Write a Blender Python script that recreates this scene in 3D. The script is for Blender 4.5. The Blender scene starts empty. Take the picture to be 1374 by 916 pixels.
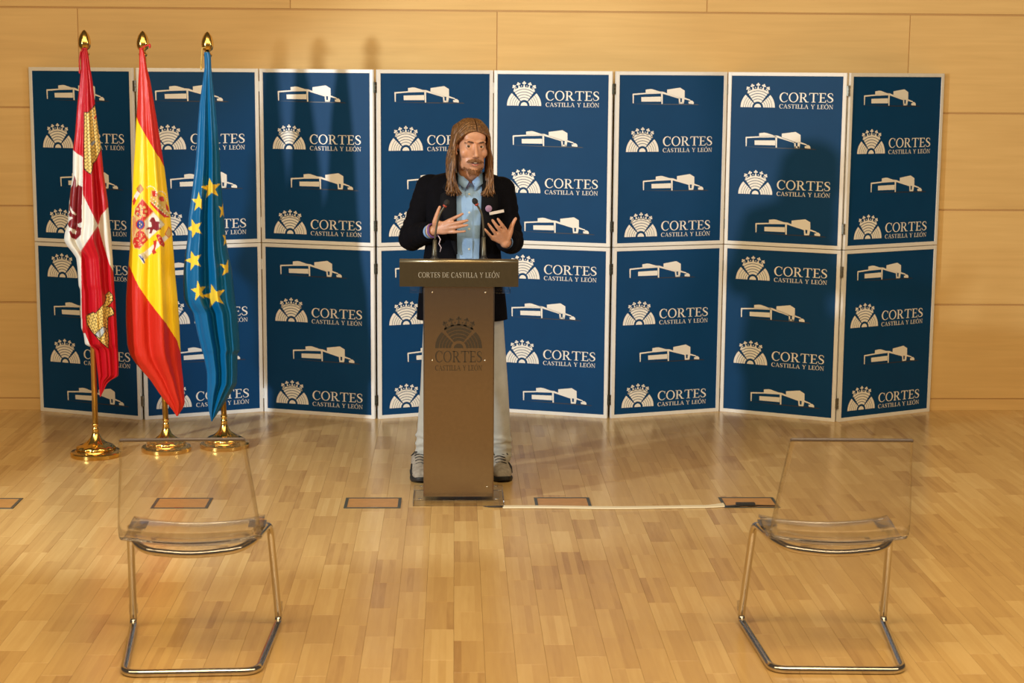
import bpy, bmesh, math, random
import numpy as np
from mathutils import Vector, Matrix
random.seed(7)
PI = math.pi
S = bpy.context.scene
COL = S.collection

# ------------------------------------------------------------------ camera
CAM_H = 2.0095
FPX = 2331.0
M = np.array([[0.99944915, -0.03242747, 0.00706056],
              [0.00194405, -0.15517849, -0.98788454],
              [0.03313024, 0.98735409, -0.15502997]])
cam_d = bpy.data.cameras.new('camera')
cam = bpy.data.objects.new('camera', cam_d)
COL.objects.link(cam)
cam_d.sensor_width = 36.0
cam_d.lens = 36.0 * FPX / 1374.0
mw = Matrix.Identity(4)
for r in range(3):
    mw[r][0] = M[0][r]
    mw[r][1] = -M[1][r]
    mw[r][2] = -M[2][r]
mw[0][3], mw[1][3], mw[2][3] = 0, 0, CAM_H
cam.matrix_world = mw
cam_d.clip_start = 0.1
cam_d.clip_end = 60
cam_d.dof.use_dof = True
cam_d.dof.focus_distance = 8.3
cam_d.dof.aperture_fstop = 5.0
S.camera = cam
S.view_settings.view_transform = 'Standard'
S.view_settings.look = 'None'
S.view_settings.gamma = 1
S.view_settings.use_curve_mapping = False
S.view_settings.exposure = 0.06

# ------------------------------------------------------------------ world + lights
W = bpy.data.worlds.new('hall_ambient')
S.world = W
W.use_nodes = True
W.node_tree.nodes['Background'].inputs[0].default_value = (1.0, 0.74, 0.50, 1)
W.node_tree.nodes['Background'].inputs[1].default_value = 0.09

def aim(o, tgt):
    o.rotation_euler = (Vector(tgt) - o.location).to_track_quat('-Z', 'Y').to_euler()

def area(name, loc, tgt, sx, sy, power, col):
    d = bpy.data.lights.new(name, 'AREA')
    d.shape = 'RECTANGLE'; d.size = sx; d.size_y = sy; d.energy = power; d.color = col
    o = bpy.data.objects.new(name, d); COL.objects.link(o)
    o.location = loc; aim(o, tgt)
    return o

def spot(name, loc, tgt, half, blend, power, col, rad):
    d = bpy.data.lights.new(name, 'SPOT')
    d.spot_size = math.radians(half * 2); d.spot_blend = blend; d.energy = power
    d.color = col; d.shadow_soft_size = rad
    o = bpy.data.objects.new(name, d); COL.objects.link(o)
    o.location = loc; aim(o, tgt)
    return o

WARM = (1.0, 0.755, 0.43)
area('ceiling_light', (0.3, 4.0, 3.7), (0.3, 10.0, -0.6), 11.0, 1.2, 255, WARM)
area('ceiling_light', (0.0, 2.5, 6.0), (0.2, 5.6, 0.0), 5.0, 2.5, 190, WARM)
spot('stage_spotlight', (-4.85, 4.57, 2.17), (1.00, 9.8, 0.45), 19.0, 0.30, 1080, (0.84, 0.94, 1.0), 0.11)
spot('stage_spotlight', (5.6, 5.2, 2.3), (-0.75, 10.1, 1.35), 13.5, 0.25, 300, (0.86, 0.94, 1.0), 0.16)

# ------------------------------------------------------------------ helpers
def ray(px, py):
    return M.T @ np.array([(px - 687) / FPX, (py - 458) / FPX, 1.0])

def A(px, py, Y):
    """point of the photograph's line of sight at depth Y"""
    d = ray(px, py)
    t = Y / d[1]
    return Vector((t * d[0], Y, CAM_H + t * d[2]))

def A_np(px, py, Y):
    d = np.stack([(px - 687) / FPX, (py - 458) / FPX, np.ones_like(px)], -1) @ M
    t = Y / d[..., 1]
    return np.stack([t * d[..., 0], Y * np.ones_like(px), CAM_H + t * d[..., 2]], -1)

class MB:
    def __init__(self):
        self.v = []; self.f = []; self.m = []
        self.mi = 0
    def add(self, vs, fs):
        b = len(self.v)
        self.v += [tuple(p) for p in vs]
        self.f += [tuple(i + b for i in f) for f in fs]
        self.m += [self.mi] * len(fs)
    def box(self, x0, x1, y0, y1, z0, z1, mat=None):
        vs = [Vector((x, y, z)) for x in (x0, x1) for y in (y0, y1) for z in (z0, z1)]
        if mat: vs = [mat @ p for p in vs]
        self.add(vs, [(0, 1, 3, 2), (4, 6, 7, 5), (0, 4, 5, 1), (2, 3, 7, 6), (0, 2, 6, 4), (1, 5, 7, 3)])
    def bbox(self, x0, x1, y0, y1, z0, z1, c=0.004):
        """box with chamfered edges"""
        bm = bmesh.new()
        bmesh.ops.create_cube(bm, size=1)
        for p in bm.verts:
            p.co = Vector(((x0 + x1) / 2 + p.co.x * (x1 - x0), (y0 + y1) / 2 + p.co.y * (y1 - y0), (z0 + z1) / 2 + p.co.z * (z1 - z0)))
        bmesh.ops.bevel(bm, geom=bm.edges[:], offset=c, segments=2, profile=0.6, affect='EDGES')
        bm.verts.index_update()
        self.add([p.co.copy() for p in bm.verts], [[q.index for q in f.verts] for f in bm.faces])
        bm.free()
    def flat(self, poly, y=0.0):
        """polygon given in (x,z), standing at y, facing -y"""
        self.add([(p[0], y, p[1]) for p in poly], [tuple(range(len(poly)))])
    def tube(self, pts, rad, n=12, closed=False, cap=True, sq=None, flat=1.0, up=None):
        pts = [Vector(p) for p in pts]
        if not hasattr(rad, '__len__'): rad = [rad] * len(pts)
        N = len(pts); vs = []; ref = None
        for i, p in enumerate(pts):
            a = pts[(i - 1) % N] if (i or closed) else p
            b = pts[(i + 1) % N] if (i < N - 1 or closed) else p
            t = (b - a).normalized()
            if ref is None:
                ref = Vector(up) if up else (Vector((0, 0, 1)) if abs(t.z) < 0.9 else Vector((0, 1, 0)))
            u = ref - t * ref.dot(t)
            if u.length < 1e-5: u = t.orthogonal()
            u.normalize(); w = t.cross(u)
            if not up: ref = u
            for k in range(n):
                an = 2 * PI * k / n
                vs.append(p + (u * math.cos(an) * flat + w * math.sin(an)) * rad[i])
        fs = []
        for i in range(N if closed else N - 1):
            j = (i + 1) % N
            for k in range(n):
                l = (k + 1) % n
                fs.append((i * n + k, i * n + l, j * n + l, j * n + k))
        if cap and not closed:
            fs.append(tuple(range(n - 1, -1, -1)))
            fs.append(tuple((N - 1) * n + k for k in range(n)))
        self.add(vs, fs)
    def ell(self, c, r, mat=None, nu=20, nv=12):
        c = Vector(c); vs = []; fs = []
        vs.append(Vector((0, 0, r[2])))
        for i in range(1, nv):
            th = PI * i / nv
            for k in range(nu):
                an = 2 * PI * k / nu
                vs.append(Vector((r[0] * math.sin(th) * math.cos(an), r[1] * math.sin(th) * math.sin(an), r[2] * math.cos(th))))
        vs.append(Vector((0, 0, -r[2])))
        if mat: vs = [mat @ (p + c) for p in vs]
        else: vs = [p + c for p in vs]
        L = len(vs) - 1
        for k in range(nu):
            l = (k + 1) % nu
            fs.append((0, 1 + k, 1 + l))
            fs.append((L, L - nu + l, L - nu + k))
            for i in range(nv - 2):
                fs.append((1 + i * nu + k, 1 + (i + 1) * nu + k, 1 + (i + 1) * nu + l, 1 + i * nu + l))
        self.add(vs, fs)
    def cap_tube(self, pts, rads, n=14):
        """tapered chain with round ends, for bodies"""
        self.tube(pts, rads, n)
        for p, r in zip(pts, rads): self.ell(p, (r, r, r), nu=n, nv=8)
    def lathe(self, prof, c, n=32, wob=None):
        vs = []
        for (r, z) in prof:
            for k in range(n):
                an = 2 * PI * k / n
                q = r * (1 + (wob(an, r, z) if wob else 0))
                vs.append((c[0] + q * math.cos(an), c[1] + q * math.sin(an), c[2] + z))
        fs = []
        for i in range(len(prof) - 1):
            for k in range(n):
                l = (k + 1) % n
                fs.append((i * n + k, i * n + l, (i + 1) * n + l, (i + 1) * n + k))
        fs.append(tuple(range(n - 1, -1, -1)))
        fs.append(tuple((len(prof) - 1) * n + k for k in range(n)))
        self.add(vs, fs)
    def mesh(self, name, mats, smooth=False):
        me = bpy.data.meshes.new(name)
        me.from_pydata(self.v, [], self.f)
        if not isinstance(mats, (list, tuple)): mats = [mats]
        for m in mats: me.materials.append(m)
        if len(mats) > 1: me.polygons.foreach_set('material_index', self.m)
        me.polygons.foreach_set('use_smooth', [smooth] * len(me.polygons))
        me.update()
        return me
    def build(self, name, mats, parent=None, smooth=False, origin=None, fix=False):
        if origin is not None:
            o3 = Vector(origin)
            self.v = [tuple(Vector(p) - o3) for p in self.v]
        me = self.mesh(name, mats, smooth)
        if fix:
            bm = bmesh.new(); bm.from_mesh(me)
            bmesh.ops.recalc_face_normals(bm, faces=bm.faces)
            bm.to_mesh(me); bm.free()
        return link(name, me, parent)

def link(name, me, parent=None, loc=(0, 0, 0)):
    o = bpy.data.objects.new(name, me)
    COL.objects.link(o)
    o.location = loc
    if parent: o.parent = parent
    return o

def thing(name, label, cat, loc=(0, 0, 0), rz=0, group=None):
    o = bpy.data.objects.new(name, None)
    COL.objects.link(o)
    o.location = loc; o.rotation_euler = (0, 0, rz)
    o.empty_display_size = 0.1
    o['label'] = label; o['category'] = cat
    if group: o['group'] = group
    return o

def build_at(mb, name, mats, root, smooth=False, label=None, fix=False):
    """vertices in world space -> child of an unrotated root"""
    o = mb.build(name, mats, root, smooth, origin=root.location, fix=fix)
    if label: o['label'] = label
    return o

# ------------------------------------------------------------------ materials
def mat(name, col, rough=0.5, metal=0.0, spec=0.5, noise=0.0, nscale=40.0, coat=0.0, sheen=0.0, bump=0.0, aniso=0.0):
    m = bpy.data.materials.new(name); m.use_nodes = True
    nt = m.node_tree; b = nt.nodes['Principled BSDF']
    b.inputs['Base Color'].default_value = (*col, 1)
    b.inputs['Roughness'].default_value = rough
    b.inputs['Metallic'].default_value = metal
    b.inputs['Specular IOR Level'].default_value = spec
    b.inputs['Coat Weight'].default_value = coat
    b.inputs['Coat Roughness'].default_value = 0.15
    b.inputs['Sheen Weight'].default_value = sheen
    if aniso: b.inputs['Anisotropic'].default_value = aniso
    if noise or bump:
        tc = nt.nodes.new('ShaderNodeTexCoord')
        n = nt.nodes.new('ShaderNodeTexNoise'); n.inputs['Scale'].default_value = nscale
        n.inputs['Detail'].default_value = 4
        nt.links.new(tc.outputs['Object'], n.inputs['Vector'])
        if noise:
            r = nt.nodes.new('ShaderNodeMapRange')
            r.inputs[1].default_value = 0.3; r.inputs[2].default_value = 0.7
            r.inputs[3].default_value = 1 - noise; r.inputs[4].default_value = 1 + noise
            nt.links.new(n.outputs['Fac'], r.inputs[0])
            mx = nt.nodes.new('ShaderNodeMix'); mx.data_type = 'RGBA'; mx.blend_type = 'MULTIPLY'
            mx.inputs[0].default_value = 1
            mx.inputs[6].default_value = (*col, 1)
            nt.links.new(r.outputs[0], mx.inputs[7])
            nt.links.new(mx.outputs[2], b.inputs['Base Color'])
        if bump:
            bp = nt.nodes.new('ShaderNodeBump'); bp.inputs['Strength'].default_value = bump
            bp.inputs['Distance'].default_value = 0.01
            nt.links.new(n.outputs['Fac'], bp.inputs['Height'])
            nt.links.new(bp.outputs[0], b.inputs['Normal'])
    return m

def mathn(nt, op, a, b=None, c=None):
    n = nt.nodes.new('ShaderNodeMath'); n.operation = op
    for i, x in enumerate((a, b, c)):
        if x is None: continue
        if isinstance(x, (int, float)): n.inputs[i].default_value = x
        else: nt.links.new(x, n.inputs[i])
    return n.outputs[0]

def ramp(nt, fac, stops):
    n = nt.nodes.new('ShaderNodeValToRGB')
    nt.links.new(fac, n.inputs[0])
    e = n.color_ramp.elements
    while len(e) < len(stops): e.new(0.5)
    for q, (p, c) in zip(e, stops):
        q.position = p; q.color = (*c, 1)
    return n.outputs[0]

BW, BL, NST = 0.106, 0.33, 4     # parquet block width, length, staves
def floor_material():
    m = bpy.data.materials.new('varnished_parquet'); m.use_nodes = True
    nt = m.node_tree; b = nt.nodes['Principled BSDF']
    g = nt.nodes.new('ShaderNodeNewGeometry')
    sx = nt.nodes.new('ShaderNodeSeparateXYZ'); nt.links.new(g.outputs['Position'], sx.inputs[0])
    X, Y = sx.outputs[0], sx.outputs[1]
    col = mathn(nt, 'FLOOR', mathn(nt, 'DIVIDE', X, BW))
    off = mathn(nt, 'MULTIPLY', mathn(nt, 'FRACT', mathn(nt, 'MULTIPLY', col, 0.6180)), BL)
    row = mathn(nt, 'FLOOR', mathn(nt, 'DIVIDE', mathn(nt, 'SUBTRACT', Y, off), BL))
    st = mathn(nt, 'FLOOR', mathn(nt, 'DIVIDE', X, BW / NST))
    def wn(a, b_):
        c = nt.nodes.new('ShaderNodeCombineXYZ'); nt.links.new(a, c.inputs[0]); nt.links.new(b_, c.inputs[1])
        w = nt.nodes.new('ShaderNodeTexWhiteNoise'); w.noise_dimensions = '2D'
        nt.links.new(c.outputs[0], w.inputs['Vector']); return w.outputs['Value']
    t1 = wn(col, row); t2 = wn(st, row)
    tone = mathn(nt, 'ADD', mathn(nt, 'MULTIPLY', t1, 0.55), mathn(nt, 'MULTIPLY', t2, 0.45))
    mp = nt.nodes.new('ShaderNodeMapping'); mp.inputs['Scale'].default_value = (60, 5, 1)
    nt.links.new(g.outputs['Position'], mp.inputs[0])
    n = nt.nodes.new('ShaderNodeTexNoise'); n.inputs['Scale'].default_value = 1.0; n.inputs['Detail'].default_value = 5
    nt.links.new(mp.outputs[0], n.inputs['Vector'])
    tone2 = mathn(nt, 'ADD', tone, mathn(nt, 'MULTIPLY', mathn(nt, 'SUBTRACT', n.outputs['Fac'], 0.5), 0.5))
    c = ramp(nt, tone2, [(0.0, (0.46, 0.27, 0.105)), (0.22, (0.57, 0.36, 0.142)), (0.6, (0.645, 0.425, 0.17)), (1.0, (0.73, 0.51, 0.225))])
    nt.links.new(c, b.inputs['Base Color'])
    n2 = nt.nodes.new('ShaderNodeTexNoise'); n2.inputs['Scale'].default_value = 3.0; n2.inputs['Detail'].default_value = 3
    nt.links.new(g.outputs['Position'], n2.inputs['Vector'])
    r = nt.nodes.new('ShaderNodeMapRange'); r.inputs[3].default_value = 0.16; r.inputs[4].default_value = 0.30
    nt.links.new(n2.outputs['Fac'], r.inputs[0]); nt.links.new(r.outputs[0], b.inputs['Roughness'])
    b.inputs['Specular IOR Level'].default_value = 0.5
    bp = nt.nodes.new('ShaderNodeBump'); bp.inputs['Strength'].default_value = 0.06; bp.inputs['Distance'].default_value = 0.02
    nt.links.new(n2.outputs['Fac'], bp.inputs['Height']); nt.links.new(bp.outputs[0], b.inputs['Normal'])
    return m

def wall_material(name='maple_veneer', k=1.0):
    m = bpy.data.materials.new(name); m.use_nodes = True
    nt = m.node_tree; b = nt.nodes['Principled BSDF']
    tc = nt.nodes.new('ShaderNodeTexCoord'); oi = nt.nodes.new('ShaderNodeObjectInfo')
    mp = nt.nodes.new('ShaderNodeMapping'); mp.inputs['Scale'].default_value = (0.8, 4, 14)
    off = nt.nodes.new('ShaderNodeCombineXYZ')
    nt.links.new(mathn(nt, 'MULTIPLY', oi.outputs['Random'], 40), off.inputs[0])
    nt.links.new(tc.outputs['Object'], mp.inputs[0]); nt.links.new(off.outputs[0], mp.inputs[1])
    n = nt.nodes.new('ShaderNodeTexNoise'); n.inputs['Scale'].default_value = 2.0; n.inputs['Detail'].default_value = 6
    n.inputs['Distortion'].default_value = 0.6
    nt.links.new(mp.outputs[0], n.inputs['Vector'])
    mp2 = nt.nodes.new('ShaderNodeMapping'); mp2.inputs['Scale'].default_value = (1.2, 4, 3.0)
    nt.links.new(tc.outputs['Object'], mp2.inputs[0]); nt.links.new(off.outputs[0], mp2.inputs[1])
    n3 = nt.nodes.new('ShaderNodeTexNoise'); n3.inputs['Scale'].default_value = 1.3; n3.inputs['Detail'].default_value = 2
    nt.links.new(mp2.outputs[0], n3.inputs['Vector'])
    t = mathn(nt, 'ADD', mathn(nt, 'MULTIPLY', n.outputs['Fac'], 0.55), mathn(nt, 'MULTIPLY', n3.outputs['Fac'], 0.3))
    t = mathn(nt, 'ADD', t, mathn(nt, 'MULTIPLY', oi.outputs['Random'], 0.15))
    c = ramp(nt, t, [(0.25, (0.60 * k, 0.385 * k, 0.15 * k)), (0.5, (0.68 * k, 0.45 * k, 0.18 * k)), (0.8, (0.77 * k, 0.53 * k, 0.225 * k))])
    nt.links.new(c, b.inputs['Base Color'])
    b.inputs['Roughness'].default_value = 0.42
    return m

def plexi(name, tint, refl=1.0, base=0.03):
    m = bpy.data.materials.new(name); m.use_nodes = True
    nt = m.node_tree; nt.nodes.remove(nt.nodes['Principled BSDF'])
    out = nt.nodes['Material Output']
    t = nt.nodes.new('ShaderNodeBsdfTransparent'); t.inputs[0].default_value = (*tint, 1)
    g = nt.nodes.new('ShaderNodeBsdfGlossy'); g.inputs['Roughness'].default_value = 0.06
    f = nt.nodes.new('ShaderNodeFresnel'); f.inputs[0].default_value = 1.45
    mx = nt.nodes.new('ShaderNodeMixShader')
    fac = mathn(nt, 'ADD', mathn(nt, 'MULTIPLY', f.outputs[0], refl), base)
    nt.links.new(fac, mx.inputs[0]); nt.links.new(t.outputs[0], mx.inputs[1]); nt.links.new(g.outputs[0], mx.inputs[2])
    nt.links.new(mx.outputs[0], out.inputs[0])
    return m

def attr_material(name, rough=0.4, sheen=0.3, spec=0.5):
    m = mat(name, (1, 1, 1), rough, spec=spec, sheen=sheen)
    nt = m.node_tree; b = nt.nodes['Principled BSDF']
    a = nt.nodes.new('ShaderNodeAttribute'); a.attribute_name = 'pattern'
    nt.links.new(a.outputs['Color'], b.inputs['Base Color'])
    tc = nt.nodes.new('ShaderNodeTexCoord')
    mp = nt.nodes.new('ShaderNodeMapping'); mp.inputs['Scale'].default_value = (60, 20, 6)
    n = nt.nodes.new('ShaderNodeTexNoise'); n.inputs['Scale'].default_value = 1.0; n.inputs['Detail'].default_value = 3
    nt.links.new(tc.outputs['Object'], mp.inputs[0]); nt.links.new(mp.outputs[0], n.inputs['Vector'])
    bp = nt.nodes.new('ShaderNodeBump'); bp.inputs['Strength'].default_value = 0.35; bp.inputs['Distance'].default_value = 0.012
    nt.links.new(n.outputs['Fac'], bp.inputs['Height']); nt.links.new(bp.outputs[0], b.inputs['Normal'])
    return m

M_FLOOR = floor_material()
M_WALL = wall_material(k=1.03)
M_GROOVE = mat('groove_wood', (0.50, 0.30, 0.12), 0.6)
M_FRAME = mat('white_frame_profile', (0.80, 0.79, 0.77), 0.38, noise=0.03, nscale=20)
M_BLUE = mat('blue_printed_sheet', (0.002, 0.048, 0.150), 0.5, spec=0.16, noise=0.04, nscale=6)
M_PRINT = mat('cream_print', (0.86, 0.83, 0.77), 0.4)
M_DARKLINE = mat('dark_print_line', (0.03, 0.03, 0.035), 0.4)
M_HINGE = mat('dark_hinge_metal', (0.05, 0.045, 0.03), 0.4, metal=0.7)
M_HSTEEL = mat('hinge_steel', (0.25, 0.24, 0.20), 0.35, metal=0.9)
M_BRASS = mat('polished_brass', (0.72, 0.47, 0.13), 0.2, metal=1.0, noise=0.08, nscale=30)
M_POLE = mat('satin_brass_pole', (0.62, 0.40, 0.12), 0.34, metal=0.9)
M_CHROME = mat('polished_chrome', (0.62, 0.59, 0.55), 0.1, metal=1.0)
M_BRONZE = mat('brushed_bronze_plate', (0.38, 0.335, 0.30), 0.25, metal=1.0, noise=0.05, nscale=60, aniso=0.4)
M_BRONZE_D = mat('dark_bronze_board', (0.075, 0.060, 0.034), 0.38, metal=0.6, noise=0.05, nscale=60)
M_ETCH = mat('etched_emblem', (0.045, 0.032, 0.018), 0.5, metal=0.3)
M_LET = mat('silver_lettering', (0.30, 0.285, 0.24), 0.5)
M_SCREW = mat('screw_steel', (0.6, 0.55, 0.45), 0.25, metal=1.0)
M_PLEXI = plexi('clear_plexiglass', (0.99, 0.99, 0.99), 0.45, 0.015)
M_SEAT = plexi('clear_seat_plastic', (0.975, 0.975, 0.985), .42, 0.025)
M_BACK = plexi('clear_back_plastic', (0.975, 0.97, 0.97), 0.6, 0.012)
M_EDGE = plexi('plastic_edge', (0.55, 0.55, 0.60), 1.2, 0.12)
M_EDGE_S = plexi('plastic_side_edge', (0.80, 0.78, 0.77), 1.0, 0.06)
M_BLACKP = mat('black_plastic', (0.02, 0.02, 0.022), 0.4)
M_GREYM = mat('dark_grey_metal', (0.10, 0.11, 0.10), 0.4, metal=0.4)
M_TAPE = mat('cream_floor_tape', (0.80, 0.72, 0.54), 0.55)
M_PEDGE = plexi('plexi_edge_highlight', (.92, .92, .92), 1.0, 0.30)  # paler and glossier than the plate, stands in for edge highlights
M_PAPER = mat('white_paper', (0.8, 0.79, 0.76), 0.6)

# ------------------------------------------------------------------ the floor
YW = 10.17
base = MB(); base.box(-4.2, 4.4, 1.5, YW + 0.02, -0.06, -0.0125)
floor = base.build('floor', M_GROOVE); floor['kind'] = 'structure'

def block_off(ci): return ((ci * 0.6180) % 1.0) * BL
me_block = None
bb = MB(); gp = 0.0003; ch = 0.0004
bb.add([(gp, gp, -0.012), (BW - gp, gp, -0.012), (BW - gp, BL - gp, -0.012), (gp, BL - gp, -0.012),
        (gp, gp, -ch), (BW - gp, gp, -ch), (BW - gp, BL - gp, -ch), (gp, BL - gp, -ch),
        (gp + ch, gp + ch, 0), (BW - gp - ch, gp + ch, 0), (BW - gp - ch, BL - gp - ch, 0), (gp + ch, BL - gp - ch, 0)],
       [(3, 2, 1, 0), (0, 1, 5, 4), (1, 2, 6, 5), (2, 3, 7, 6), (3, 0, 4, 7), (4, 5, 9, 8), (5, 6, 10, 9), (6, 7, 11, 10), (7, 4, 8, 11), (8, 9, 10, 11)])
me_block = bb.mesh('parquet_block', M_FLOOR)
cells = []
for ci in range(int(-4.1 / BW), int(4.3 / BW)):
    o_ = block_off(ci)
    for ri in range(int(1.6 / BL), int((YW) / BL) + 1):
        x0, y0 = ci * BW, ri * BL + o_
        if y0 + BL > YW - 0.003: continue
        cells.append((x0, y0))
def visible(x, y):
    q = M @ np.array([x, y, -CAM_H]); u = 687 + FPX * q[0] / q[2]; w = 458 + FPX * q[1] / q[2]
    return 0 < u < 1374 and w < 912
near = sorted([c for c in cells if visible(c[0] + BW / 2, c[1] + BL / 2)], key=lambda c: c[1])[:300]
nearset = set(near)
for (x0, y0) in near:
    link('parquet_block', me_block, floor, (x0, y0, 0))
rest = MB()
for (x0, y0) in cells:
    if (x0, y0) in nearset: continue
    rest.add([(a + x0, b_ + y0, c) for (a, b_, c) in bb.v], bb.f)
# cut pieces along the wall
for ci in range(int(-4.1 / BW), int(4.3 / BW)):
    o_ = block_off(ci); ri = 0
    while ri * BL + o_ + BL <= YW - 0.003: ri += 1
    y0 = ri * BL + o_
    if y0 < YW - 0.012:
        rest.box(ci * BW + gp, ci * BW + BW - gp, y0 + gp, YW - 0.004, -0.012, 0)
rf = rest.build('parquet_blocks', M_FLOOR, floor); rf['kind'] = 'stuff'

# ------------------------------------------------------------------ the panelled back wall
wb = MB(); wb.box(-4.2, 4.4, YW - 0.0075, YW + 0.16, -0.05, 3.6)
wall = wb.build('wall_back', M_GROOVE); wall['kind'] = 'structure'
ROWS = [0.07, 0.640, 1.204, 1.770, 2.336, 2.902, 3.468]
PW = 2.396
for i in range(len(ROWS) - 1):
    ph = -2.154 if i % 2 == 1 else -0.943
    if i == 4: ph = -0.943
    if i == 3: ph = -2.154
    x = ph - PW * 2
    while x < 4.4:
        a, b_ = max(x, -4.2), min(x + PW, 4.4)
        if b_ > a + 0.02:
            w = MB(); g_ = 0.0052
            hx, hz = (b_ - a) / 2, (ROWS[i + 1] - ROWS[i]) / 2
            w.bbox(-hx + 0.0022, hx - 0.0022, -0.012, 0.006, -hz + g_, hz - g_, 0.002)
            o = link('wall_panel', w.mesh('wall_panel', M_WALL), wall, ((a + b_) / 2, YW + 0.012 - 0.012, (ROWS[i] + ROWS[i + 1]) / 2))
        x += PW
pb = MB(); pb.bbox(-4.2, 4.4, YW - 0.010, YW + 0.006, 0.0, 0.0665, 0.0015)
bs = pb.build('baseboard_back', M_WALL); bs['kind'] = 'structure'

# ------------------------------------------------------------------ lettering and emblem shapes (all in x,z)
def ring(cx, cy, ro, ri, a0, a1, n=14, sh=0.0):
    out = []
    for k in range(n):
        p, q = [math.radians(a0 + (a1 - a0) * (k + j) / n) for j in (0, 1)]
        out.append([(cx + ro[0] * math.cos(p), cy + ro[1] * math.sin(p)), (cx + ro[0] * math.cos(q), cy + ro[1] * math.sin(q)),
                    (cx + sh + ri[0] * math.cos(q), cy + ri[1] * math.sin(q)), (cx + sh + ri[0] * math.cos(p), cy + ri[1] * math.sin(p))])
    return out
def stroke(pts, ws):
    out = []; L = []; R = []
    for i, (x, y) in enumerate(pts):
        a = pts[max(i - 1, 0)]; b_ = pts[min(i + 1, len(pts) - 1)]
        dx, dy = b_[0] - a[0], b_[1] - a[1]; l = math.hypot(dx, dy) or 1
        nx, ny = -dy / l, dx / l; w = ws[i] / 2
        L.append((x + nx * w, y + ny * w)); R.append((x - nx * w, y - ny * w))
    for i in range(len(pts) - 1): out.append([L[i], R[i], R[i + 1], L[i + 1]])
    return out
def rc(x0, y0, x1, y1): return [(x0, y0), (x1, y0), (x1, y1), (x0, y1)]
SW = 0.15; SF = 0.055
def serif(cx, y, w=0.34): return rc(cx - w / 2, y if y < 0.5 else y - SF, cx + w / 2, y + SF if y < 0.5 else y)
def glyph(c):
    if c == 'C': return ring(.46, .5, (.46, .53), (.32, .465), 50, 312, 18, .03) + [[(.755, .70), (.81, .70), (.81, 1.0), (.74, .93)], [(.72, .06), (.76, .12), (.84, .2), (.80, .24)]], .86
    if c in 'OÓ':
        g = ring(.48, .5, (.48, .53), (.335, .465), 0, 360, 22)
        if c == 'Ó': g = g + [[(.42, 1.10), (.52, 1.10), (.68, 1.32), (.54, 1.32)]]
        return g, .96
    if c == 'R': return [rc(.12, 0, .12 + SW, 1), serif(.195, 0), rc(.0, 1 - SF, .3, 1), rc(.25, .94, .42, 1), rc(.25, .46, .42, .52)] + ring(.42, .73, (.30, .27), (.155, .21), -90, 90, 10) + [[(.34, .48), (.52, .48), (.82, .05), (.64, .05)], rc(.62, 0, .96, .06)], .93
    if c == 'T': return [rc(.37, 0, .37 + SW, 1), serif(.445, 0, .4), rc(.02, .935, .87, 1), [(.0, .76), (.045, .76), (.10, .96), (.02, 1.0)], [(.89, .76), (.845, .76), (.79, .96), (.87, 1.0)]], .89
    if c == 'E': return [rc(.12, 0, .12 + SW, 1), rc(0, .94, .68, 1), rc(0, 0, .70, .06), rc(.25, .47, .54, .535), rc(.51, .40, .555, .60), [(.64, .78), (.685, .78), (.685, 1), (.60, .95)], [(.68, .24), (.73, .24), (.70, .0), (.62, .05)]], .74
    if c == 'S':
        return stroke([(.56, .72), (.55, .88), (.42, .965), (.28, .965), (.14, .88), (.10, .74), (.20, .60), (.38, .49), (.53, .37), (.56, .22), (.46, .08), (.30, .035), (.15, .06), (.055, .16), (.045, .30)],
                      [.045, .05, .065, .07, .11, .14, .16, .17, .16, .14, .09, .065, .06, .05, .045]), .64
    if c == 'A': return [[(.10, .03), (.16, .03), (.48, 1.0), (.41, 1.0)], [(.40, 1.0), (.50, 1.03), (.86, .03), (.70, .03)], rc(.22, .33, .64, .39), rc(0, 0, .28, SF), rc(.60, 0, .95, SF)], .93
    if c == 'I': return [rc(.12, 0, .12 + SW, 1), serif(.195, 0, .38), serif(.195, 1, .38)], .40
    if c == 'L': return [rc(.12, 0, .12 + SW, 1), rc(0, .945, .38, 1), rc(0, 0, .66, .06), [(.62, .26), (.67, .26), (.66, 0), (.56, .05)]], .69
    if c == 'Y': return [rc(.36, 0, .36 + SW, .48), serif(.435, 0, .36), [(.08, .97), (.25, .97), (.51, .44), (.37, .44)], [(.70, .97), (.76, .97), (.50, .42), (.42, .46)], rc(0, .945, .33, 1), rc(.60, .945, .88, 1)], .87
    if c == 'N': return [rc(.14, 0, .20, 1), rc(.76, 0, .82, 1), [(.10, 1), (.26, 1), (.82, 0), (.74, -.02)], rc(.03, 0, .31, SF), rc(0, .945, .2, 1), rc(.64, .945, .95, 1)], .95
    if c == 'D': return [rc(.12, 0, .12 + SW, 1), rc(0, .945, .4, 1), rc(0, 0, .4, SF)] + ring(.38, .5, (.50, .5), (.35, .44), -90, 90, 12), .91
    return [], .38
def text_polys(s, x0, z0, h, width):
    gs = [glyph(c) for c in s]; gap = 0.07
    tot = sum(g[1] for g in gs) + gap * (len(s) - 1)
    k = width / tot; out = []; x = 0
    for polys, w in gs:
        for p in polys: out.append([(x0 + (x + a) * k, z0 + b_ * h) for a, b_ in p])
        x += w + gap
    return out
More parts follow.
